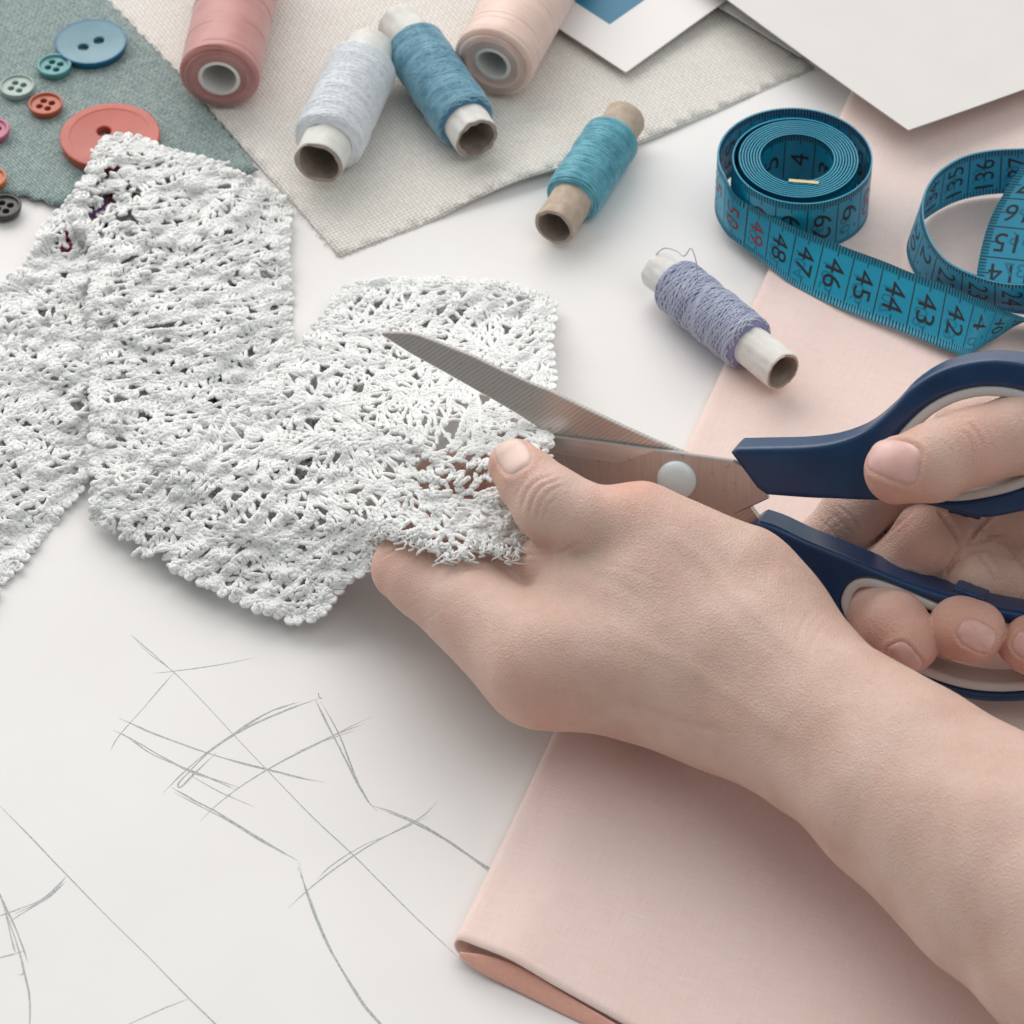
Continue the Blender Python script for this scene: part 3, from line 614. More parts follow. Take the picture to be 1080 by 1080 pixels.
st = [(1098, 150, 1158, 152), (1076, 178, 1137, 181), (1059, 203, 1121, 208), (1044, 232, 1106, 239), (1035, 262, 1098, 270), (1030, 292, 1093, 299), (1030, 318, 1092, 325)]
T = res([P(x, y, 2.9-.38*i) for i, (x, y, _, _) in enumerate(st)], 90); Bt = res([P(x, y, 2.7-.38*i) for i, (_, _, x, y) in enumerate(st)], 90)
Cn = (T+Bt)/2; ar = np.concatenate([[0], np.cumsum(np.linalg.norm(np.diff(Cn, axis=0), axis=1))])
steep = Ribbon(T, Bt, 113.6-ar+ar[-1]); ribbon_mesh(tapeB, steep); s4 = 1 if (steep.nm[40]@(-CF)) > 0 else -1
printed(steep, 113.8, 121, s4, tops=(0, 1))
tapeB.build('tape_band', tapem, tape)
(ia, ib, ic), (ra, rb_, _) = numV['ink'], numV['red']
po = mk('printed_scale', np.concatenate(ia+ra), ib+[[i+ic[0] for i in f] for f in rb_], ink, tape, False); po.data.materials.append(inkred)
po.data.polygons.foreach_set('material_index', np.array([0]*len(ib)+[1]*len(rb_), np.int32)[:len(po.data.polygons)])
mk('reverse_print', np.concatenate(numV['ghost'][0]), numV['ghost'][1], ghost, tape, False)
# ---------------------------------------------------------------- crocheted lace: real yarn, row by row
m = Mat('white cotton yarn'); fz = m.noise(28, 4, .7)
yarn = m.fin(m.ramp(m.noise(1.2, 3), [(.3, (.88, .885, .875)), (.7, (.915, .915, .905))]), .95, .1, normal=m.bump(fz, .01, .4), sheen=.2)
tr_ = m.n('ShaderNodeBsdfTranslucent'); tr_.inputs[0].default_value = (.97, .97, .955, 1); mxs = m.n('ShaderNodeMixShader'); mxs.inputs[0].default_value = .10
m.nt.links.new(m.b.outputs[0], mxs.inputs[1]); m.nt.links.new(tr_.outputs[0], mxs.inputs[2]); m.nt.links.new(mxs.outputs[0], m.out.inputs[0])
def inpoly(p, poly):
    poly = np.asarray(poly, float); s = np.zeros(len(p), bool); j = len(poly)-1
    for i in range(len(poly)):
        xi, yi = poly[i]; xj, yj = poly[j]; c = ((yi > p[:, 1]) != (yj > p[:, 1])) & (p[:, 0] < (xj-xi)*(p[:, 1]-yi)/(yj-yi+1e-12)+xi); s ^= c; j = i
    return s
class RBF:
    def __init__(s, pts):
        A = np.array(pts, float); s.c = A[:, :2]; k = len(A); D_ = np.linalg.norm(s.c[:, None]-s.c[None], axis=-1); M = np.zeros((k+3, k+3)); M[:k, :k] = -D_-np.eye(k)*4; M[:k, k] = 1; M[k, :k] = 1
        M[:k, k+1:k+3] = s.c; M[k+1:k+3, :k] = s.c.T; s.w = np.linalg.solve(M, np.concatenate([A[:, 2], [0, 0, 0]])); s.k = k
    def __call__(s, p):
        D_ = np.linalg.norm(p[:, None]-s.c[None], axis=-1); return -D_@s.w[:s.k]+s.w[s.k]+p@s.w[s.k+1:]
def ungr(px):                               # ground points for photo positions
    return np.array([P(x, y) for x, y in px])
lace = thing('lace', P(300, 450), 'white crocheted cotton lace folded in a zigzag, its right end being cut', 'lace')
def panel(poly, H, ang, seed, rows, edges=(), kn=1., sides=5, thick=1.46, keep=None):
    r_ = random.Random(seed); G = ungr(poly)[:, :2]; ca, sa = math.cos(ang), math.sin(ang); ex = np.array([ca, sa]); ey = np.array([-sa, ca]); o_ = G.mean(0)
    A = (G-o_)@ex; B_ = (G-o_)@ey; SCL = .68; a0, a1, b0, b1 = (A.min()-.3)/SCL, (A.max()+.3)/SCL, (B_.min()-.3)/SCL, (B_.max()+.3)/SCL
    w1 = Noise(2, 2.4, 14, seed); w2 = Noise(2, 2.2, 14, seed+1); w3 = Noise(2, .75, 20, seed+2); w4 = Noise(2, 2.5, 12, seed+3); w5 = Noise(2, .5, 20, seed+4)
    L = []
    def post(x0, y0, x1, y1, r=.062, h=.0):
        r = r*.88
        t = np.linspace(0, 1, 8); lx = r_.uniform(-.09, .09); p = np.stack([x0+(x1-x0)*t+lx*np.sin(t*math.pi*2), y0+(y1-y0)*t, h+.07*np.sin(t*math.pi)+r_.uniform(-.02, .02)], -1)
        L.append((p, r*(1+.35*np.abs(np.cos(t*math.pi*1.5+.3)))))
        if r_.random() < .55*kn: knot(x1+r_.uniform(-.03, .03), y1, 1.05)
        if r_.random() < .3:
            c = p[r_.choice([3, 4, 5])]; q = np.linspace(0, 2*math.pi*.95, 9); d = nrm(p[-1]-p[0]); s_ = np.array([d[1], -d[0], 0]); tl = r_.uniform(-.5, .5)
            L.append((c+np.cos(q)[:, None]*s_*(r+.022)+np.sin(q)[:, None]*np.array([0, 0, 1])*(r+.022)+(np.cos(q)*tl*.05)[:, None]*d, .036))
    def crow(y):
        per = .23
        for s_ in (0, 1):
            x = a0
            while x < a1:
                t = np.linspace(x, x+.34, 9); ph = 2*math.pi*t/per+s_*math.pi
                L.append((np.stack([t, y+.052*np.sin(ph), .06+.045*np.cos(ph)], -1), .05)); x += .30
    def knot(x, y, s=1.):
        for _ in range(2):
            q = np.linspace(0, 2*math.pi, 9); a = np.array([r_.gauss(0, 1), r_.gauss(0, 1), r_.gauss(0, 1)]); a = nrm(a); b = nrm(np.cross(a, [r_.random(), r_.random(), .3]))
            L.append((np.array([x, y, .08])+np.cos(q)[:, None]*a*.07*s+np.sin(q)[:, None]*b*.07*s, .05*s))
    y = b0; k = 0
    while y < b1:
        ty = rows[k % len(rows)]; k += 1; crow(y)
        hgt = {'d': .27, 'm': .40, 's': .46, 'n': .36}[ty]*r_.uniform(.92, 1.08); x = a0+r_.random()*.3
        while x < a1:
            if ty == 'd':
                if r_.random() < .35: post(x, y, x+r_.uniform(-.05, .05), y+hgt, .062)
                else: knot(x, y+hgt*.3, 1.15); knot(x+r_.uniform(-.04, .04), y+hgt*.75, 1.1)
                x += .185*r_.uniform(.85, 1.15)
            elif ty == 'm':
                post(x, y, x+r_.uniform(-.05, .05), y+hgt); 
                if r_.random() < .5: post(x+.12, y, x+.12+r_.uniform(-.05, .05), y+hgt)
                x += .40*r_.uniform(.85, 1.15)
            elif ty == 'n':
                post(x, y, x+.17, y+hgt, .055); post(x+.34, y, x+.17, y+hgt, .055); knot(x+.17, y+hgt); x += .36
            else:
                for i in range(5): post(x+.04*i, y, x+.2*(i-2)+.08, y+hgt, .056)
                knot(x+.08, y+.02, 1.2); x += .92*r_.uniform(.95, 1.05)
        for _ in range(int((a1-a0)*1.6*kn)): knot(r_.uniform(a0, a1), y+r_.uniform(-.12, .3), r_.uniform(.8, 1.3))
        y += hgt
    # loops along the worked edges
    cen = G.mean(0)
    LE = []
    for i0, i1 in edges:
        e = np.array([poly[j % len(poly)] for j in range(i0, i1+1)], float); g = ungr(e)[:, :2]; c = np.stack([np.interp(np.linspace(0, len(g)-1, 300), np.arange(len(g)), g[:, k_]) for k_ in (0, 1)], -1)
        s = np.concatenate([[0], np.cumsum(np.linalg.norm(np.diff(c, axis=0), axis=1))]); x = .1
        while x < s[-1]:
            p = np.array([np.interp(x, s, c[:, i]) for i in (0, 1)]); p2 = np.array([np.interp(min(x+.05, s[-1]), s, c[:, i]) for i in (0, 1)]); p1 = np.array([np.interp(x-.05, s, c[:, i]) for i in (0, 1)]); t_ = nrm(p2-p1); n_ = np.array([-t_[1], t_[0]])
            if n_@(p-cen) < 0: n_ = -n_
            R = r_.uniform(.08, .15); p = p+n_*r_.uniform(-.05, .05)
            for off, rr in ((.04, 1.), (-.10, 1.25), (.0, .45)):
                q = np.linspace(-.3, 2*math.pi*.93, 12); pp = p[None]+t_*(np.cos(q)*R*rr)[:, None]+n_*(np.sin(q)*R*1.0+off+.06)[:, None]
                LE.append((np.concatenate([pp, (.05+.04*np.sin(q*2)+r_.uniform(-.02, .04))[:, None]], 1), .068))
            x += R*r_.uniform(2.1, 3.2)
    def place(p, warp=True):
        p = p*np.array([SCL, SCL, SCL*.7]) if warp else p*np.array([1, 1, SCL])
        if warp:
            ab = p[:, :2]+.20*np.stack([w1(p[:, :2]), w2(p[:, :2])], -1)+.035*np.stack([w5(p[:, :2]), w5(p[:, :2]+5)], -1); g = o_+ab[:, :1]*ex+ab[:, 1:2]*ey
        else: g = p[:, :2]
        px = project(np.concatenate([g, np.zeros((len(g), 1))], 1)); z = H(px)+.05*w3(g)+.07*w4(g)+p[:, 2]
        d = np.array(CF)[None]+CR*(px[:, :1]-540)/FP-CU*(px[:, 1:]-540)/FP; return CAM+d*((z-CAM[2])/d[:, 2])[:, None], px
    mb = MB(); mids = np.array([p.mean(0) for p, _ in L]); Q, px = place(mids); nb2 = Noise(2, 17., 12, seed+9); ok = inpoly(px+3.5*np.stack([nb2(px), nb2(px+40)], -1), poly)
    sel = [l for l, o__ in zip(L, ok) if o__]
    sel = [l for l, k_ in zip(sel, keep(px[ok])) if k_] if keep else sel
    if sel:
        allp = np.concatenate([p for p, _ in sel]); W, _ = place(allp); i = 0
        for p, r in sel: mb.tube(W[i:i+len(p)], np.asarray(r)*thick*SCL, sides, np.array([.3, -.4, 1.]), lobes=2, pitch=.24, depth=.08); i += len(p)
    for p, r in LE: W, _ = place(p, False); mb.tube(W, r*.72, 6, np.array([.3, -.4, 1.]), lobes=2, pitch=.17, depth=.2)
    return mb, place
hN1 = Noise(2, 17., 20, 81); hN2 = Noise(2, 30., 14, 82)
def keepC(px):
    g = np.exp(-(((px-[470, 500])/[75, 45])**2).sum(1)); return hN1(px) < 1.9-1.9*g
def keepB(px):
    g = np.exp(-(((px-[95, 215])/[62, 62])**2).sum(1)); return hN1(px) < 1.9-2.2*g
pA_ = [(100, 178), (78, 212), (50, 242), (32, 282), (0, 305), (-60, 330), (-90, 640), (-30, 645), (0, 612), (20, 590), (45, 558), (75, 520), (100, 482), (150, 470), (160, 300), (150, 190)]
HA = RBF([(100, 180, .75), (50, 242, .5), (0, 305, .2), (-60, 450, .3), (0, 600, .12), (100, 480, .2), (60, 400, .45), (20, 480, .35), (150, 300, .4), (150, 460, .2)])
mA, _ = panel(pA_, HA, math.radians(-52), 11, 'dmsmdn', edges=[(0, 5), (7, 12)], keep=keepB)
pB_l = [(112, 150), (130, 143), (150, 150), (170, 160), (215, 172), (260, 190), (300, 214), (296, 262), (299, 300), (302, 370), (330, 420), (330, 560), (250, 600), (180, 575), (108, 535), (100, 500), (103, 400), (98, 330), (104, 290), (100, 250), (78, 225), (95, 190)]
HB = RBF([(120, 148, .95), (170, 165, .85), (300, 214, .25), (298, 300, .22), (302, 370, .3), (200, 250, .9), (110, 250, .85), (150, 350, .8), (240, 330, .95), (105, 500, .7), (200, 480, .8), (320, 480, .4), (200, 560, .4), (320, 600, .2), (97, 400, .6)])
mB, _ = panel(pB_l, HB, math.radians(28), 23, 'dmsnmd', edges=[(21, 22), (0, 9), (15, 21)], keep=keepB)
pC_ = [(102, 548), (104, 505), (160, 480), (215, 450), (265, 418), (303, 390), (338, 345), (370, 304), (385, 299), (480, 298), (535, 302), (579, 318), (576, 360), (579, 400), (574, 440), (574, 472), (585, 500), (560, 540), (566, 580), (520, 574), (485, 583), (460, 575), (430, 564), (396, 556), (388, 578), (386, 592), (352, 622), (336, 645), (318, 655), (260, 634), (180, 594)]
HC = RBF([(102, 548, .45), (104, 505, .95), (160, 480, 1.3), (215, 450, 1.35), (303, 390, .9), (352, 318, .5), (385, 300, .4), (480, 298, .4), (578, 318, .35), (578, 360, .8), (576, 400, 2.2), (520, 350, .9), (520, 400, 2.6), (574, 440, 3.9), (574, 466, 4.95), (540, 500, 4.75), (560, 540, 4.5), (564, 578, 4.3), (520, 574, 4.6), (480, 580, 4.5), (430, 564, 4.2), (396, 556, 3.7), (388, 580, 2.4), (352, 622, .9), (318, 655, .45), (260, 634, .55), (180, 594, .5), (250, 540, 1.35), (330, 560, 1.4), (330, 450, 1.3), (400, 400, 1.7), (450, 400, 2.6), (480, 430, 3.9), (540, 440, 4.3), (430, 452, 4.1), (480, 465, 4.6), (400, 460, 3.2), (370, 450, 2.2), (400, 510, 3.6), (360, 510, 1.9), (440, 510, 4.3), (350, 340, .7), (460, 340, .8), (545, 470, 4.95), (500, 520, 4.6)])
mC, plC = panel(pC_, HC, math.radians(50), 37, 'dmdsnm', edges=[(4, 15), (0, 1), (24, 30)], keep=keepC)
mb = MB()
HBu = lambda p: HB(p)*.55-.12; HCu = lambda p: HC(p)*.7-.25; HAu = lambda p: HA(p)*.5-.1
mBu, _ = panel([(190, 178), (215, 180), (260, 198), (292, 220), (289, 262), (292, 300), (295, 370), (322, 420), (322, 560), (250, 592), (180, 567), (116, 530), (108, 500), (111, 400), (106, 330), (112, 300), (160, 262)], HBu, math.radians(118), 51, 'nmds', kn=.35, sides=4); mAu, _ = panel([(85, 275), (40, 300), (0, 318), (-60, 345), (-80, 630), (-30, 630), (-5, 605), (15, 582), (38, 550), (68, 512), (100, 475), (110, 300)], HAu, math.radians(38), 61, 'nmds', kn=.3, sides=4)
pCu = [(110, 545), (112, 510), (160, 484), (215, 455), (265, 424), (303, 398), (330, 360), (356, 325), (390, 305), (480, 303), (572, 322), (570, 350), (520, 352), (470, 352), (440, 380), (400, 420), (372, 470), (366, 520), (368, 570), (380, 590), (350, 618), (318, 646), (260, 628), (180, 588)]
mCu, _ = panel(pCu, HCu, math.radians(140), 71, 'nmds', kn=.35, sides=4)
ALL = (mA, mB, mC, mAu, mBu, mCu)
for q in ALL: mb.V += q.V
k = 0
for q in ALL:
    for V_, F_ in zip(q.V, q.F): mb.F.append(F_+k)
    k += q.n
mb.n = k
mb.build('crochet_yarn', yarn, lace)
# frayed ends along the cut
fr_ = MB(); cut = [(388, 590), (392, 566), (410, 560), (430, 566), (455, 576), (480, 584), (510, 577), (540, 580), (566, 580)]
cc = spline(np.array([[x, y, 0] for x, y in cut]), 120)[:, :2]; rf = random.Random(5)
for i in range(150):
    x, y = cc[rf.randrange(120)]; x += rf.gauss(0, 2); y += rf.gauss(-3, 3); z = float(HC(np.array([[x, y]]))[0])+.08; tuft = rf.random() < .35
    L_ = rf.uniform(5, 17); a = rf.gauss(1.6, .55); nst = 5 if tuft else 1
    for j in range(nst):
        aa = a+rf.gauss(0, .25); ll = L_*rf.uniform(.6, 1.1); pts = []
        for t in np.linspace(0, 1, 7): pts.append(P(x+math.cos(aa+.9*t*rf.uniform(-1, 1))*ll*t, y+math.sin(aa)*ll*t, z+.25*t*(1-t)*2-.12*t))
        fr_.tube(spline(pts, 12), rf.uniform(.010, .022) if tuft else .028, 5)
fr_.build('frayed_ends', yarn, lace)
# ---------------------------------------------------------------- scissors, laid out in their own plane
SN = nrm(np.array([-.30, -.86, .44])); SO = P(714, 506, 4.3)
SX = nrm(np.array([1, 0, 0])-SN[0]*SN); SY = np.cross(SN, SX)
def PS(x, y, h=0.):                        # point of the plane shifted h cm towards the viewer's side
    d = ray(x, y); o_ = SO+SN*h; return CAM+d*(SN@(o_-CAM))/(SN@d)
def L2(x, y, h=0.):
    q = PS(x, y, h)-SO; return np.array([q@SX, q@SY])
def to3(p, h): return SO+p[..., 0:1]*SX+p[..., 1:2]*SY+np.asarray(h)[..., None]*SN
scis = thing('scissors', PS(900, 600), 'open scissors with steel blades and navy blue handles, held in the right hand', 'scissors')
def sdpoly(p, poly):
    a = poly; b = np.roll(poly, -1, 0); d = np.full(len(p), 1e9); s = np.ones(len(p))
    for (x0, y0), (x1, y1) in zip(a, b):
        e = np.array([x1-x0, y1-y0]); w = p-[x0, y0]; t = np.clip((w@e)/(e@e), 0, 1); q = w-t[:, None]*e; d = np.minimum(d, (q*q).sum(1))
        c1 = p[:, 1] >= y0; c2 = p[:, 1] < y1; c3 = e[0]*w[:, 1] > e[1]*w[:, 0]
        s = np.where((c1 & c2 & c3) | (~c1 & ~c2 & ~c3), -s, s)
    return s*np.sqrt(d)
def closed(pts, n, h=0.):
    q = [L2(x, y, h) for x, y in pts]; A = spline(np.array([[*p, 0] for p in q+q[:3]]), n*(len(q)+2)//len(q)+1)[:, :2]
    return A
def loop_poly(pts, sharp=(), h=0.):        # smooth closed outline
    q = np.array([[*L2(x, y, h), 0] for x, y in pts]); k = len(q); ext = np.concatenate([q[-2:], q, q[:3]]); out = []
    for i in range(k):
        p0, p1, p2, p3 = ext[i+1], ext[i+2], ext[i+3], ext[i+4]
        d1 = np.linalg.norm(p2-p1); m1 = (p2-p0)/max(np.linalg.norm(p2-p1)+np.linalg.norm(p1-p0), 1e-6)*d1; m2 = (p3-p1)/max(np.linalg.norm(p3-p2)+np.linalg.norm(p2-p1), 1e-6)*d1
        if i in sharp: m1 = p2-p1
        if (i+1) % k in sharp: m2 = p2-p1
        for t in np.linspace(0, 1, 6, endpoint=False): out.append((2*t**3-3*t**2+1)*p1+(t**3-2*t**2+t)*m1+(-2*t**3+3*t**2)*p2+(t**3-t**2)*m2)
    return np.array(out)[:, :2]
def plate(name, poly, h0, h1, mat, parent, hole=None, rnd_=.12, res=.06, hfun=None, extra=None):
    lo = poly.min(0)-.2; hi = poly.max(0)+.2
    def f(X):
        p = X[:, :2]; d2 = sdpoly(p, poly)
        if hole is not None: d2 = np.maximum(d2, -sdpoly(p, hole))
        z = X[:, 2]-(hfun(p) if hfun is not None else 0)
        q0 = d2+rnd_; q1 = np.abs(z-(h0+h1)/2)-(h1-h0)/2+rnd_
        d = np.minimum(smax(q0, q1, .02), 0)+np.hypot(np.maximum(q0, 0), np.maximum(q1, 0))-rnd_
        if extra is not None: d = extra(X, d)
        return d
    V, F = snets(f, [*lo, h0-.6], [*hi, h1+.6], res, 1)
    return mk(name, to3(V[:, :2], V[:, 2]), F, mat, parent)
def blade(name, poly, h0, h1, mat, parent, ch=.032):
    poly = np.array(poly); ar_ = (poly[:, 0]*np.roll(poly[:, 1], -1)-np.roll(poly[:, 0], -1)*poly[:, 1]).sum()
    if ar_ < 0: poly = poly[::-1]
    T_ = np.roll(poly, -1, 0)-np.roll(poly, 1, 0); N_ = nrm(np.stack([-T_[:, 1], T_[:, 0]], -1)); ins = poly+N_*ch; k = len(poly); i = np.arange(k); j = (i+1) % k
    V = np.concatenate([to3(ins, np.full(k, h0)), to3(poly, np.full(k, h0+ch*.6)), to3(poly, np.full(k, h1-ch*.6)), to3(ins, np.full(k, h1))])
    F = [list(map(int, i[::-1])), [int(x)+3*k for x in i]]
    for r in range(3): F += [[int(a+r*k), int(b+r*k), int(b+(r+1)*k), int(a+(r+1)*k)] for a, b in zip(i, j)]
    return mk(name, V, F, mat, parent, False)
# steel
def steelmat(name, ang, coarse, c):
    m = Mat(name); n_ = m.n('ShaderNodeVectorMath', operation='DOT_PRODUCT')
    v = np.cos(ang)*SX+np.sin(ang)*SY; wv = -np.sin(ang)*SX+np.cos(ang)*SY
    def dot(vec):
        x = m.n('ShaderNodeVectorMath', operation='DOT_PRODUCT'); m.put(x.inputs[0], m.co); x.inputs[1].default_value = vec; return x.outputs['Value']
    a, b = dot(v), dot(wv)
    st = m.noise(1., 3, .6, co=m.comb(m.math('MULTIPLY', a, coarse), m.math('MULTIPLY', b, .6), 0.))
    if coarse < 25:
        w_ = m.math('SINE', m.math('MULTIPLY_ADD', a, 62., m.math('MULTIPLY', m.noise(1.5, 3), 5.))); st = m.math('MULTIPLY_ADD', w_, .16, m.math('MULTIPLY_ADD', st, .4, .3))
    sp = m.ramp(m.noise(6., 5, .7), [(.62, (1, 1, 1)), (.72, (.55, .42, .34))])
    col = m.mix(1., m.ramp(st, [(.25, tuple(x*.72 for x in c)), (.75, c)]), sp, 'MULTIPLY')
    return m.fin(col, .34, .5, metal=.92, normal=m.bump(st, .006, .5))
steelA = steelmat('coarse ground steel', math.radians(128), 17., (.68, .62, .58)); steelB = steelmat('brushed steel', math.radians(4), 60., (.60, .555, .535))
steelC = steelmat('ground edge steel', math.radians(80), 40., (.72, .70, .69))
def poly_px(pts): return np.array([L2(x, y) for x, y in pts])
pA = poly_px([(401.5, 353.5), (403.5, 351.3), (420, 351.2), (432, 352), (441, 354), (455, 359), (475, 367), (500, 377), (530, 391.5), (560, 405), (580, 413), (620, 432.5), (660, 451.5), (690, 465), (722, 478), (760, 497), (786, 526), (806, 554), (800, 575), (765, 560), (700, 530), (620, 484), (575, 456), (545, 437), (517, 420.5), (472, 395), (433, 373.5)])
blade('blade', pA, -.20, -.02, steelA, scis)
pB = poly_px([(512, 462), (520, 450), (568, 456), (640, 465), (705, 474), (775, 484), (806, 500), (812, 524), (775, 541), (740, 552), (700, 548), (640, 532), (570, 500), (500, 470)])
blade('blade', pB, .0, .17, steelB, scis)
# the hollow ground strip along its cutting edge, sloping down towards the edge
up_ = [(528, 451.5), (535, 452), (568, 456.4), (640, 465.4), (693, 472.8)]; dn = [(528, 458), (540, 463), (568, 471), (610, 480), (655, 486)]
n = 60; U2 = spline([[*L2(*q), 0] for q in up_], n)[:, :2]; D2 = spline([[*L2(*q), 0] for q in dn], n)[:, :2]
w = np.linspace(0, 1, 6)[None, :, None]; G = U2[:, None]*(1-w)+D2[:, None]*w; hh = np.broadcast_to(.178+.012*np.sin(np.linspace(0, 1, 6)*math.pi)[None], G.shape[:2])
V = to3(G.reshape(-1, 2), hh.reshape(-1)); mk('ground_edge', V, gridF(n, 6), steelC, [o for o in sc.objects if o.name.startswith('blade')][-1])
# pivot screw
scr = plain('grey plastic cap', (.60, .66, .67), .3, .5); c2 = L2(714, 506, .17); pr = [(0, .52), (.05, .525), (.10, .50), (.17, .43), (.22, .30), (.25, .15), (.26, .001)]
V, F = lathe(pr, to3(c2[None], np.array([.17]))[0], SN, SX, SY, 48); mk('pivot_cap', V, F[:, ::-1], scr, scis)
# handles
m = Mat('navy plastic'); nn = m.noise(14, 4, .6); navy = m.fin(m.ramp(m.noise(1., 3), [(.3, (.001, .024, .082)), (.7, (.002, .038, .118))]), .32, .55, normal=m.bump(nn, .006, .5))
m = Mat('grey grip'); grip = m.fin((.55, .53, .52), .5, .4, normal=m.bump(m.noise(16, 3), .003, .4))
h0, h1 = -.55, .50
pu = loop_poly([(770, 478), (776, 473), (800, 472.5), (850, 471), (882, 466), (912, 454), (938, 433), (960, 410), (990, 391), (1022, 382), (1056, 380), (1095, 388), (1135, 412), (1155, 455), (1145, 500), (1110, 530), (1070, 542), (1035, 547), (1005, 540), (960, 531), (900, 528), (850, 526), (808, 523), (798, 516)], sharp=(0, 1, 22, 23), h=h1)
hu = loop_poly([(938, 490), (940, 470), (955, 449), (980, 427), (1010, 413), (1045, 408), (1085, 415), (1115, 435), (1128, 465), (1115, 495), (1080, 515), (1040, 526), (1000, 530), (962, 522), (945, 508)], h=h1)
def shr(poly, k): # shift outline inwards
    T_ = np.roll(poly, -1, 0)-np.roll(poly, 1, 0); N_ = nrm(np.stack([-T_[:, 1], T_[:, 0]], -1)); c = poly.mean(0)
    if ((poly-c)*N_).sum() > 0: N_ = -N_
    return poly+N_*k
def tab(px, py, w_, h_, ang):
    c = L2(px, py, h1); ca, sa = math.cos(ang), math.sin(ang)
    def g(X, d):
        q = X[:, :2]-c; a = q[:, 0]*ca+q[:, 1]*sa; b = -q[:, 0]*sa+q[:, 1]*ca
        e = np.maximum(np.maximum(np.abs(a)-w_, np.abs(b)-h_), np.abs(X[:, 2]+.05)-.33); return smin(d, e, .05)
    return g
hb = plate('handle', pu, h0, h1, navy, scis, hole=hu, rnd_=.13, extra=tab(1016, 541, .42, .17, -.15))
plate('grip_insert', hu+0, h0+.05, h1-.03, grip, hb, hole=shr(hu, .27), rnd_=.09, res=.05)
pl = loop_poly([(782, 556), (800, 548), (815, 549), (850, 558), (900, 577), (950, 596), (1000, 612), (1040, 620), (1085, 625), (1135, 633), (1172, 665), (1165, 712), (1125, 740), (1080, 744), (1030, 742), (990, 731), (950, 710), (905, 676), (860, 640), (820, 602)], sharp=(0, 1, 19), h=h0)
pl = loop_poly([(776, 566), (800, 550), (818, 556), (850, 571), (900, 591), (950, 612), (1000, 629), (1040, 640), (1085, 648), (1135, 655), (1172, 680), (1168, 715), (1130, 736), (1080, 741), (1030, 740), (990, 729), (950, 710), (905, 680), (860, 645), (820, 604)], sharp=(0, 1, 19), h=h1)
hl = loop_poly([(886, 640), (890, 622), (902, 612), (920, 611), (945, 619), (985, 636), (1020, 649), (1060, 658), (1110, 666), (1145, 682), (1148, 708), (1115, 724), (1060, 731), (1015, 727), (975, 714), (935, 693), (900, 666)], h=h1)
hb2 = plate('handle', pl, h0-.1, h1, navy, scis, hole=hl, rnd_=.13, extra=tab(1020, 632, .42, .10, -.28))
plate('grip_insert', hl+0, h0-.05, h1-.03, grip, hb2, hole=shr(hl, .27), rnd_=.09, res=.05)
# ---------------------------------------------------------------- the person's two hands
def PZ(l): return [(P(x, y, z), r) for x, y, z, r in l]
def PH(l): return [(PS(x, y, h), r) for x, y, h, r in l]
hn = Noise(3, 2.6, 20, 5); hn2 = Noise(3, .9, 20, 6)
L_thumb = PZ([(775, 612, 4.6, 1.5), (668, 561, 5.1, 1.27), (622, 552, 5.35, 1.02), (580, 531, 5.6, .97), (558, 508, 5.75, .79), (541, 489, 5.8, .68)])
L_meta = PZ([(810, 725, 3.3, 2.0), (700, 699, 3.4, 1.93), (572, 703, 3.4, 1.52)])
L_fill = PZ([(800, 670, 3.9, 1.9), (680, 630, 4.2, 1.65), (610, 632, 4.0, 1.2)])
L_index = PZ([(568, 703, 3.4, 1.48), (500, 641, 3.2, 1.24), (450, 612, 3.0, 1.0), (428, 600, 2.9, .85)]); L_index2 = PZ([(428, 600, 2.9, .86), (480, 606, 3.3, .82), (578, 598, 3.5, .72)])
L_middle = PZ([(620, 690, 1.9, 1.2), (470, 610, 1.6, .95), (440, 540, 2.2, .86), (475, 505, 2.7, .78), (505, 500, 2.9, .70)])
L_ring = PZ([(640, 715, 1.6, 1.1), (505, 650, 1.1, .85), (485, 600, 1.2, .8), (545, 575, 1.5, .68)])
L_pinky = PZ([(690, 715, 1.6, .9), (575, 690, 1.0, .75), (550, 650, 1.0, .7), (610, 625, 1.3, .6)])
L_arm = PZ([(800, 708, 3.5, 2.12), (845, 735, 3.6, 2.1), (960, 833, 3.9, 2.5), (1080, 921, 4.3, 2.92), (1380, 1150, 5.2, 3.7)])
L_web = PZ([(555, 596, 3.7, .72), (604, 600, 4.4, .80)]); L_wr = PZ([(690, 722, 3.0, 1.5), (850, 786, 3.4, 1.62)])
def fL(X):
    X = np.asarray(X, float)
    d = smin(chain(X, L_meta, .5), chain(X, L_fill, .5), 1.1); d = smin(d, chain(X, L_arm, .3), 1.3)
    d = smin(d, chain(X, L_wr, .3), .8); d = smin(d, chain(X, L_thumb[:2], .3), .9); th = chain(X, L_thumb[1:], .25); d = smin(d, th, .45)
    ix = chain(X, L_index, .2); d = smin(d, ix, .7); d = smin(d, chain(X, L_index2, .3), .22); d = smin(d, chain(X, L_web, .3), .35)
    for c in (L_middle, L_ring, L_pinky): d = smin(d, chain(X, c, .25), .12)
    return d-.035*hn(X)*1.0
R_thumb = PH([(1190, 420, -1.6, 1.3), (1075, 458, .25, 1.0), (1030, 472, .9, .96), (985, 487, 1.45, .98), (945, 494, 1.4, .84)])
R_web = PH([(1110, 440, -1.4, 1.1), (1010, 450, -1.6, .7)])
R_index = PH([(1060, 440, -2.6, 1.1), (960, 502, -2.4, 1.02), (905, 546, -2.1, 1.0), (872, 580, -1.9, .93), (850, 640, -1.7, .85), (880, 700, -1.6, .75)])
R_mid = PH([(1130, 640, -3.0, 1.1), (1060, 585, -2.6, 1.0), (976, 572, -1.3, .98), (935, 610, -1.15, .93), (925, 643, -.1, .88), (942, 661, .75, .88), (957, 677, 1.05, .86)])
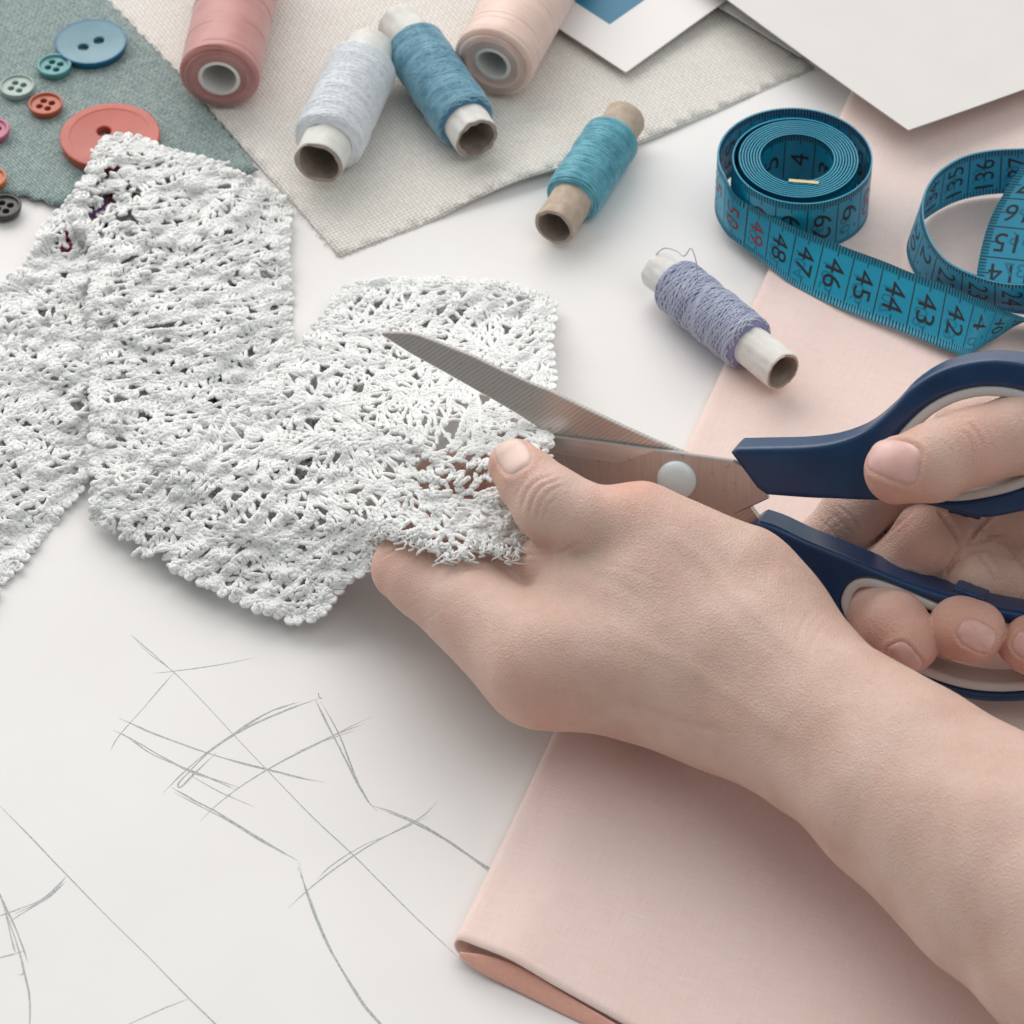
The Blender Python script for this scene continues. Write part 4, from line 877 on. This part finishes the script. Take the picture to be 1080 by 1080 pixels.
R_ring = PH([(1160, 680, -3.0, 1.0), (1100, 620, -2.6, .95), (1028, 612, -1.25, .86), (1002, 642, -1.1, .8), (1002, 664, -.2, .72), (1014, 664, .7, .80), (1027, 667, 1.0, .80)])
R_pink = PH([(1190, 700, -2.6, .9), (1150, 660, -2.2, .85), (1100, 645, -1.4, .75), (1078, 675, -.2, .62), (1088, 682, .75, .74), (1100, 688, .95, .72)])
R_palm = PH([(1320, 600, -3.2, 2.4), (1160, 585, -2.9, 1.9), (1100, 590, -2.7, 1.35)]); R_palm2 = PH([(1300, 540, -2.8, 2.1), (1120, 530, -2.6, 1.5), (1050, 540, -2.5, 1.1)])
def fR(X):
    X = np.asarray(X, float)
    d = smin(chain(X, R_palm, .5), chain(X, R_palm2, .5), .3); d = smin(d, chain(X, R_web, .3), .5)
    t = chain(X, R_thumb, .25); d = smin(d, t, .35)
    for c in (R_index, R_mid, R_ring, R_pink): d = smin(d, chain(X, c, .22), .025)
    return d-.03*hn(X)
def creases(V, N, f, L, deep=1.):
    px = project(V); front = (N@(-CF)) > .12; out = np.zeros(len(V))
    for pts, dep, wd in L:
        A = spline([[x, y, 0] for x, y in pts], 40)[:, :2]; lo, hi = A.min(0)-wd*4, A.max(0)+wd*4
        I = np.where(front & (px > lo).all(1) & (px < hi).all(1))[0]
        if not len(I): continue
        D2 = ((px[I][:, None]-A[None])**2).sum(-1); k = D2.argmin(1); dd = np.sqrt(D2.min(1)); t = k/39.
        env = np.clip(np.minimum(t, 1-t)*5, 0, 1)**.6
        out[I] += dep*env*(-np.exp(-(dd/wd)**2)+.35*np.exp(-((dd-2.2*wd)/(1.2*wd))**2))
    return V+N*out[:, None]
def skin(name, c0, c1, c2):
    m = Mat(name)
    n1 = m.noise(.8, 4, .55); n2 = m.noise(6., 4, .65)
    col = m.mix(m.math('MULTIPLY', n2, .5), m.ramp(n1, [(.3, c0), (.5, c1), (.72, c2)]), m.ramp(n2, [(.35, c0), (.65, c1)]))
    at = m.n('ShaderNodeAttribute'); at.attribute_name = 'flush'; col = m.mix(m.math('MULTIPLY', at.outputs['Fac'], .75), col, (.66, .30, .225))
    blot = m.noise(.45, 3, .6, co=m.vm('ADD', m.co, (3., 9., 2.))); col = m.mix(m.math('MULTIPLY', m.math('SUBTRACT', blot, .5, clamp=True), 1.8, clamp=True), col, (.60, .33, .26))
    vs_ = m.vor(11., 'DISTANCE_TO_EDGE', m.vm('ADD', m.co, m.vm('SCALE', m.noise(5., 2, col=True), scale=.12))); pore = m.math('MINIMUM', vs_, .35)
    fine = m.noise(26., 4, .7); big = m.noise(2.2, 3)
    h = m.math('ADD', m.math('MULTIPLY', pore, 1.6), m.math('ADD', m.math('MULTIPLY', fine, .7), m.math('MULTIPLY', m.vor(17., 'F1'), .5)))
    wr = m.noise(1., 4, .65, co=m.map(scale=(2.5, 9., 5.), rot=(0, 0, math.radians(55)))); h = m.math('MULTIPLY_ADD', wr, .5, h); nor = m.bump(h, .019, .9); nor = m.bump(big, .05, .35, nor)
    return m.fin(col, m.math('MULTIPLY_ADD', fine, .2, .38), .42, normal=nor, sss=.35, rad=(.35, .12, .06))
skinL = skin('skin', (.595, .395, .32), (.655, .455, .38), (.70, .51, .435)); skinR = skinL
nailm = Mat('nail'); nailm = nailm.fin(nailm.ramp(nailm.noise(1.5, 2), [(.3, (.62, .36, .33)), (.7, (.70, .45, .41))]), .36, .4, sss=.2, rad=(.2, .08, .06), coat=.15)
nailp = Mat('pale nail'); nailp = nailp.fin(nailp.ramp(nailp.noise(1.5, 2), [(.3, (.68, .48, .41)), (.7, (.73, .54, .47))]), .42, .4, sss=.2, rad=(.2, .1, .08), coat=.15)
person = thing('person', P(900, 700), 'two bare hands and a forearm, one holding lace, the other holding scissors', 'person')
def nail(f, c, tip, L, W, parent, mat, t0=80., off=.0, free=.12):
    c = trace(f, *c, t0); q = trace(f, *tip, t0); g = nrm(grad(f, c[None], .08))[0]; d = nrm((q-c)-((q-c)@g)*g); b = np.cross(g, d)
    nr, na_ = 12, 48; V = []
    for i in range(nr+1):
        rho = i/nr
        for j in range(na_):
            a = 2*math.pi*j/na_; ca, sa = math.cos(a), math.sin(a); e = .64
            s = math.copysign(abs(ca)**e, ca)*rho*L/2; t = math.copysign(abs(sa)**e, sa)*rho*W/2*(1-.10*(ca < 0)*abs(ca))
            V.append(c+d*s+b*t)
    V = np.array(V); sl = (V-c)@d; tl = (V-c)@b
    for _ in range(12): V = V-g*np.clip(f(V), -.2, .2)[:, None]*.8
    # never follow the surface further down than a nail curves
    dep = np.maximum((V-c)@g, -(tl/W)**2*W*.95-(np.abs(sl)/L)**2*L*.32); V = c+d*sl[:, None]+b*tl[:, None]+g*dep[:, None]
    rho = np.repeat(np.arange(nr+1)/nr, na_); edge = np.clip((rho-.8)/.2, 0, 1)
    V = V+g*(off+.012-.045*edge**2*(sl < L*.33))[:, None]
    bt = V[-na_:]-g*.05; V = np.concatenate([V, bt]); F = np.concatenate([gridF(nr+2, na_), np.stack([np.arange(nr+1)*na_+na_-1, (np.arange(nr+1)+1)*na_+na_-1, (np.arange(nr+1)+1)*na_, np.arange(nr+1)*na_], -1)])
    n_ = nrm(np.cross(V[F[200, 1]]-V[F[200, 0]], V[F[200, 2]]-V[F[200, 1]]))
    if n_@g < 0: F = F[:, ::-1]
    return mk('fingernail', V, F, mat, parent)
def nailframe(f, c, tip):
    c = trace(f, *c); q = trace(f, *tip); g = nrm(grad(f, c[None], .08))[0]; d = nrm((q-c)-((q-c)@g)*g); return c, d, np.cross(g, d), g
def hand(f, lo, hi, name, mat, cr, res, nails, flush):
    V, F = snets(f, lo, hi, res); N = nrm(grad(f, V, .04)); fl = np.zeros(len(V))
    for c_, r_ in flush: fl = np.maximum(fl, np.exp(-(((V-c_)**2).sum(1)/r_**2)))
    out = np.zeros(len(V))
    for c_, tip, L, W in nails:
        c, d, b, g = nailframe(f, c_, tip); x = V-c; s, t, h = x@d, x@b, x@g; rho = (np.abs(2*s/L)**2.8+np.abs(2*t/W)**2.8)**(1/2.8)
        near = (h > -W*.75) & (h < .3) & (rho < 2); e = np.where(rho < .97, -.035, 0)-.02*np.exp(-((rho-1.02)/.05)**2)+.025*np.exp(-((rho-1.2)/.12)**2)*(s < L*.4)
        out += np.where(near, e, 0); fl = np.maximum(fl, np.where(near, .4*np.exp(-((rho-1.1)/.25)**2), 0))
    V = creases(V+N*out[:, None], N, f, cr)
    o = mk(name, V, F, mat, person); at = o.data.attributes.new('flush', 'FLOAT', 'POINT'); at.data.foreach_set('value', fl.astype(np.float32)); return o
crL = [([(700, 560), (740, 590), (790, 640), (850, 700)], -.025, 7.), ([(640, 660), (700, 690), (780, 740), (850, 790)], -.02, 8.), ([(640, 740), (700, 757), (770, 775)], .02, 5.), ([(600, 600), (640, 612), (690, 640)], .012, 6.), ([(860, 640), (845, 660), (838, 690)], .012, 2.), ([(872, 655), (856, 680), (850, 715)], .012, 2.), ([(530, 545), (540, 560), (556, 574)], .015, 1.5), ([(549, 540), (555, 520), (566, 507), (586, 501)], .035, 1.5), ([(557, 547), (562, 527), (572, 513), (592, 505)], .04, 1.5), ([(565, 552), (569, 534), (580, 518), (597, 511)], .028, 1.4), ([(572, 550), (577, 535), (588, 524)], .022, 1.3), ([(543, 528), (548, 514), (556, 504)], .02, 1.3),
 ([(461, 600), (470, 588), (482, 582), (500, 580), (520, 582), (548, 585), (592, 584)], .055, 1.8), ([(470, 606), (484, 594), (505, 590), (528, 590)], .03, 1.6), ([(478, 612), (495, 600), (515, 598)], .022, 1.5), ([(400, 590), (412, 582), (428, 576), (445, 577)], .03, 1.6), ([(420, 650), (432, 640), (445, 634)], .014, 1.5), ([(440, 660), (458, 648), (468, 640)], .012, 1.5),
 ([(590, 584), (600, 578), (612, 572)], .03, 2.), ([(620, 590), (660, 600), (700, 615)], .008, 2.5), ([(790, 600), (815, 622), (840, 640)], .01, 2.2), ([(800, 590), (828, 616), (850, 632)], .008, 2.)]
LH = hand(fL, P(700, 480, 8)*0+np.array([-6, -26, -.2]), np.array([26, 6, 9.5]), 'left_arm', skinL, crL, .062, [((540, 478), (527, 463), 1.4, .84)], [(P(541, 493, 5.8), 1.0), (P(428, 600, 2.9), 1.0), (P(565, 720, 3.4), 1.1), (P(665, 520, 6.), .9), (P(592, 584, 4.5), .6)])
nail(fL, (540, 478), (527, 463), 1.4, .84, LH, nailp)
crR = [([(915, 580), (935, 562), (965, 536)], .09, 2.2), ([(990, 540), (1003, 556), (1015, 577)], .09, 2.2), ([(1015, 577), (1006, 592), (996, 606)], .08, 2.), ([(1032, 584), (1044, 598), (1052, 616)], .07, 2.2), ([(1018, 577), (1040, 568), (1062, 566)], .06, 2.), ([(1024, 574), (1030, 560), (1044, 547)], .06, 2.), ([(918, 640), (930, 636), (945, 640)], .012, 1.5), ([(990, 645), (1000, 641), (1012, 643)], .012, 1.5), ([(1012, 452), (1022, 462), (1027, 478), (1024, 490)], .03, 1.4), ([(1020, 445), (1032, 458), (1038, 474)], .035, 1.5), ([(1002, 458), (1010, 468), (1013, 482)], .02, 1.3), ([(990, 462), (1000, 470), (1006, 478)], .02, 1.3), ([(1030, 442), (1042, 456), (1046, 472)], .02, 1.4), ([(998, 445), (1015, 440), (1035, 440)], .02, 1.5),
 ([(884, 533), (897, 545), (908, 562)], .03, 1.5), ([(877, 540), (888, 552), (900, 566)], .025, 1.3), ([(862, 546), (878, 560), (888, 572)], .018, 1.2), ([(866, 560), (876, 548), (890, 540)], .012, 1.2), ([(872, 566), (884, 554), (896, 548)], .012, 1.2),
 ([(1022, 572), (1030, 562), (1042, 548), (1055, 542)], .06, 2.), ([(1026, 575), (1042, 570), (1056, 566)], .05, 1.8), ([(1060, 600), (1070, 585), (1080, 575)], .02, 1.8), ([(945, 602), (960, 603), (975, 610)], .03, 1.5)]
RH = hand(fR, np.array([5, -16, -.3]), np.array([24, 10, 15.]), 'right_hand', skinR, crR, .06, [((942, 483), (920, 477), 1.62, 1.02), ((1030, 671), (1044, 678), .95, .72), ((953, 697), (966, 708), .95, .75), ((1082, 682), (1092, 690), .85, .66)], [(PS(945, 494, 1.4), 1.1), (PS(957, 676, 1.), 1.1), (PS(1026, 665, 1.), 1.1), (PS(1090, 680, .9), 1.1), (PS(978, 573, -1.), .9), (PS(1030, 470, 1.2), .8)])
nail(fR, (942, 483), (920, 477), 1.62, 1.02, RH, nailm, free=.2)
nail(fR, (1030, 671), (1044, 678), .95, .72, RH, nailm)
nail(fR, (953, 697), (966, 708), .95, .75, RH, nailm)
nail(fR, (1082, 682), (1092, 690), .85, .66, RH, nailm)
# ---------------------------------------------------------------- light: a big window behind, soft room light
w = bpy.data.worlds.new('World'); sc.world = w; w.use_nodes = True
nt = w.node_tree; bg = nt.nodes['Background']; tc = nt.nodes.new('ShaderNodeTexCoord'); sx = nt.nodes.new('ShaderNodeSeparateXYZ'); rp = nt.nodes.new('ShaderNodeValToRGB'); mr = nt.nodes.new('ShaderNodeMapRange')
nt.links.new(tc.outputs['Generated'], sx.inputs[0]); mr.inputs[1].default_value = -1; mr.inputs[2].default_value = 1; nt.links.new(sx.outputs[1], mr.inputs[0]); nt.links.new(mr.outputs[0], rp.inputs[0]); nt.links.new(rp.outputs[0], bg.inputs[0])
e = rp.color_ramp.elements; e[0].position = .05; e[0].color = (.26, .275, .275, 1); e[1].position = .95; e[1].color = (1.47, 1.57, 1.56, 1); q = e.new(.5); q.color = (.89, .96, .955, 1)   # ramp added for effect: dim on the camera's side to darken the handle faces
bg.inputs[1].default_value = .63
def area(name, loc, target, size, power, col):
    l = bpy.data.lights.new(name, 'AREA'); l.shape = 'RECTANGLE'; l.size = size[0]; l.size_y = size[1]; l.energy = power; l.color = col
    o = bpy.data.objects.new(name, l); sc.collection.objects.link(o); o.location = loc
    o.rotation_euler = (Vector(target)-Vector(loc)).to_track_quat('-Z', 'Y').to_euler(); return o
area('window_light', (-.5, 1.15, .95), (0, 0, 0), (1.9, 1.3), 21.5, (1., .925, .89))
area('room_light', (.7, -.5, 1.6), (0, 0, 0), (1.2, 1.2), 6, (1., .96, .94))
for o in list(sc.objects):
    if 'o_' in o: del o['o_']
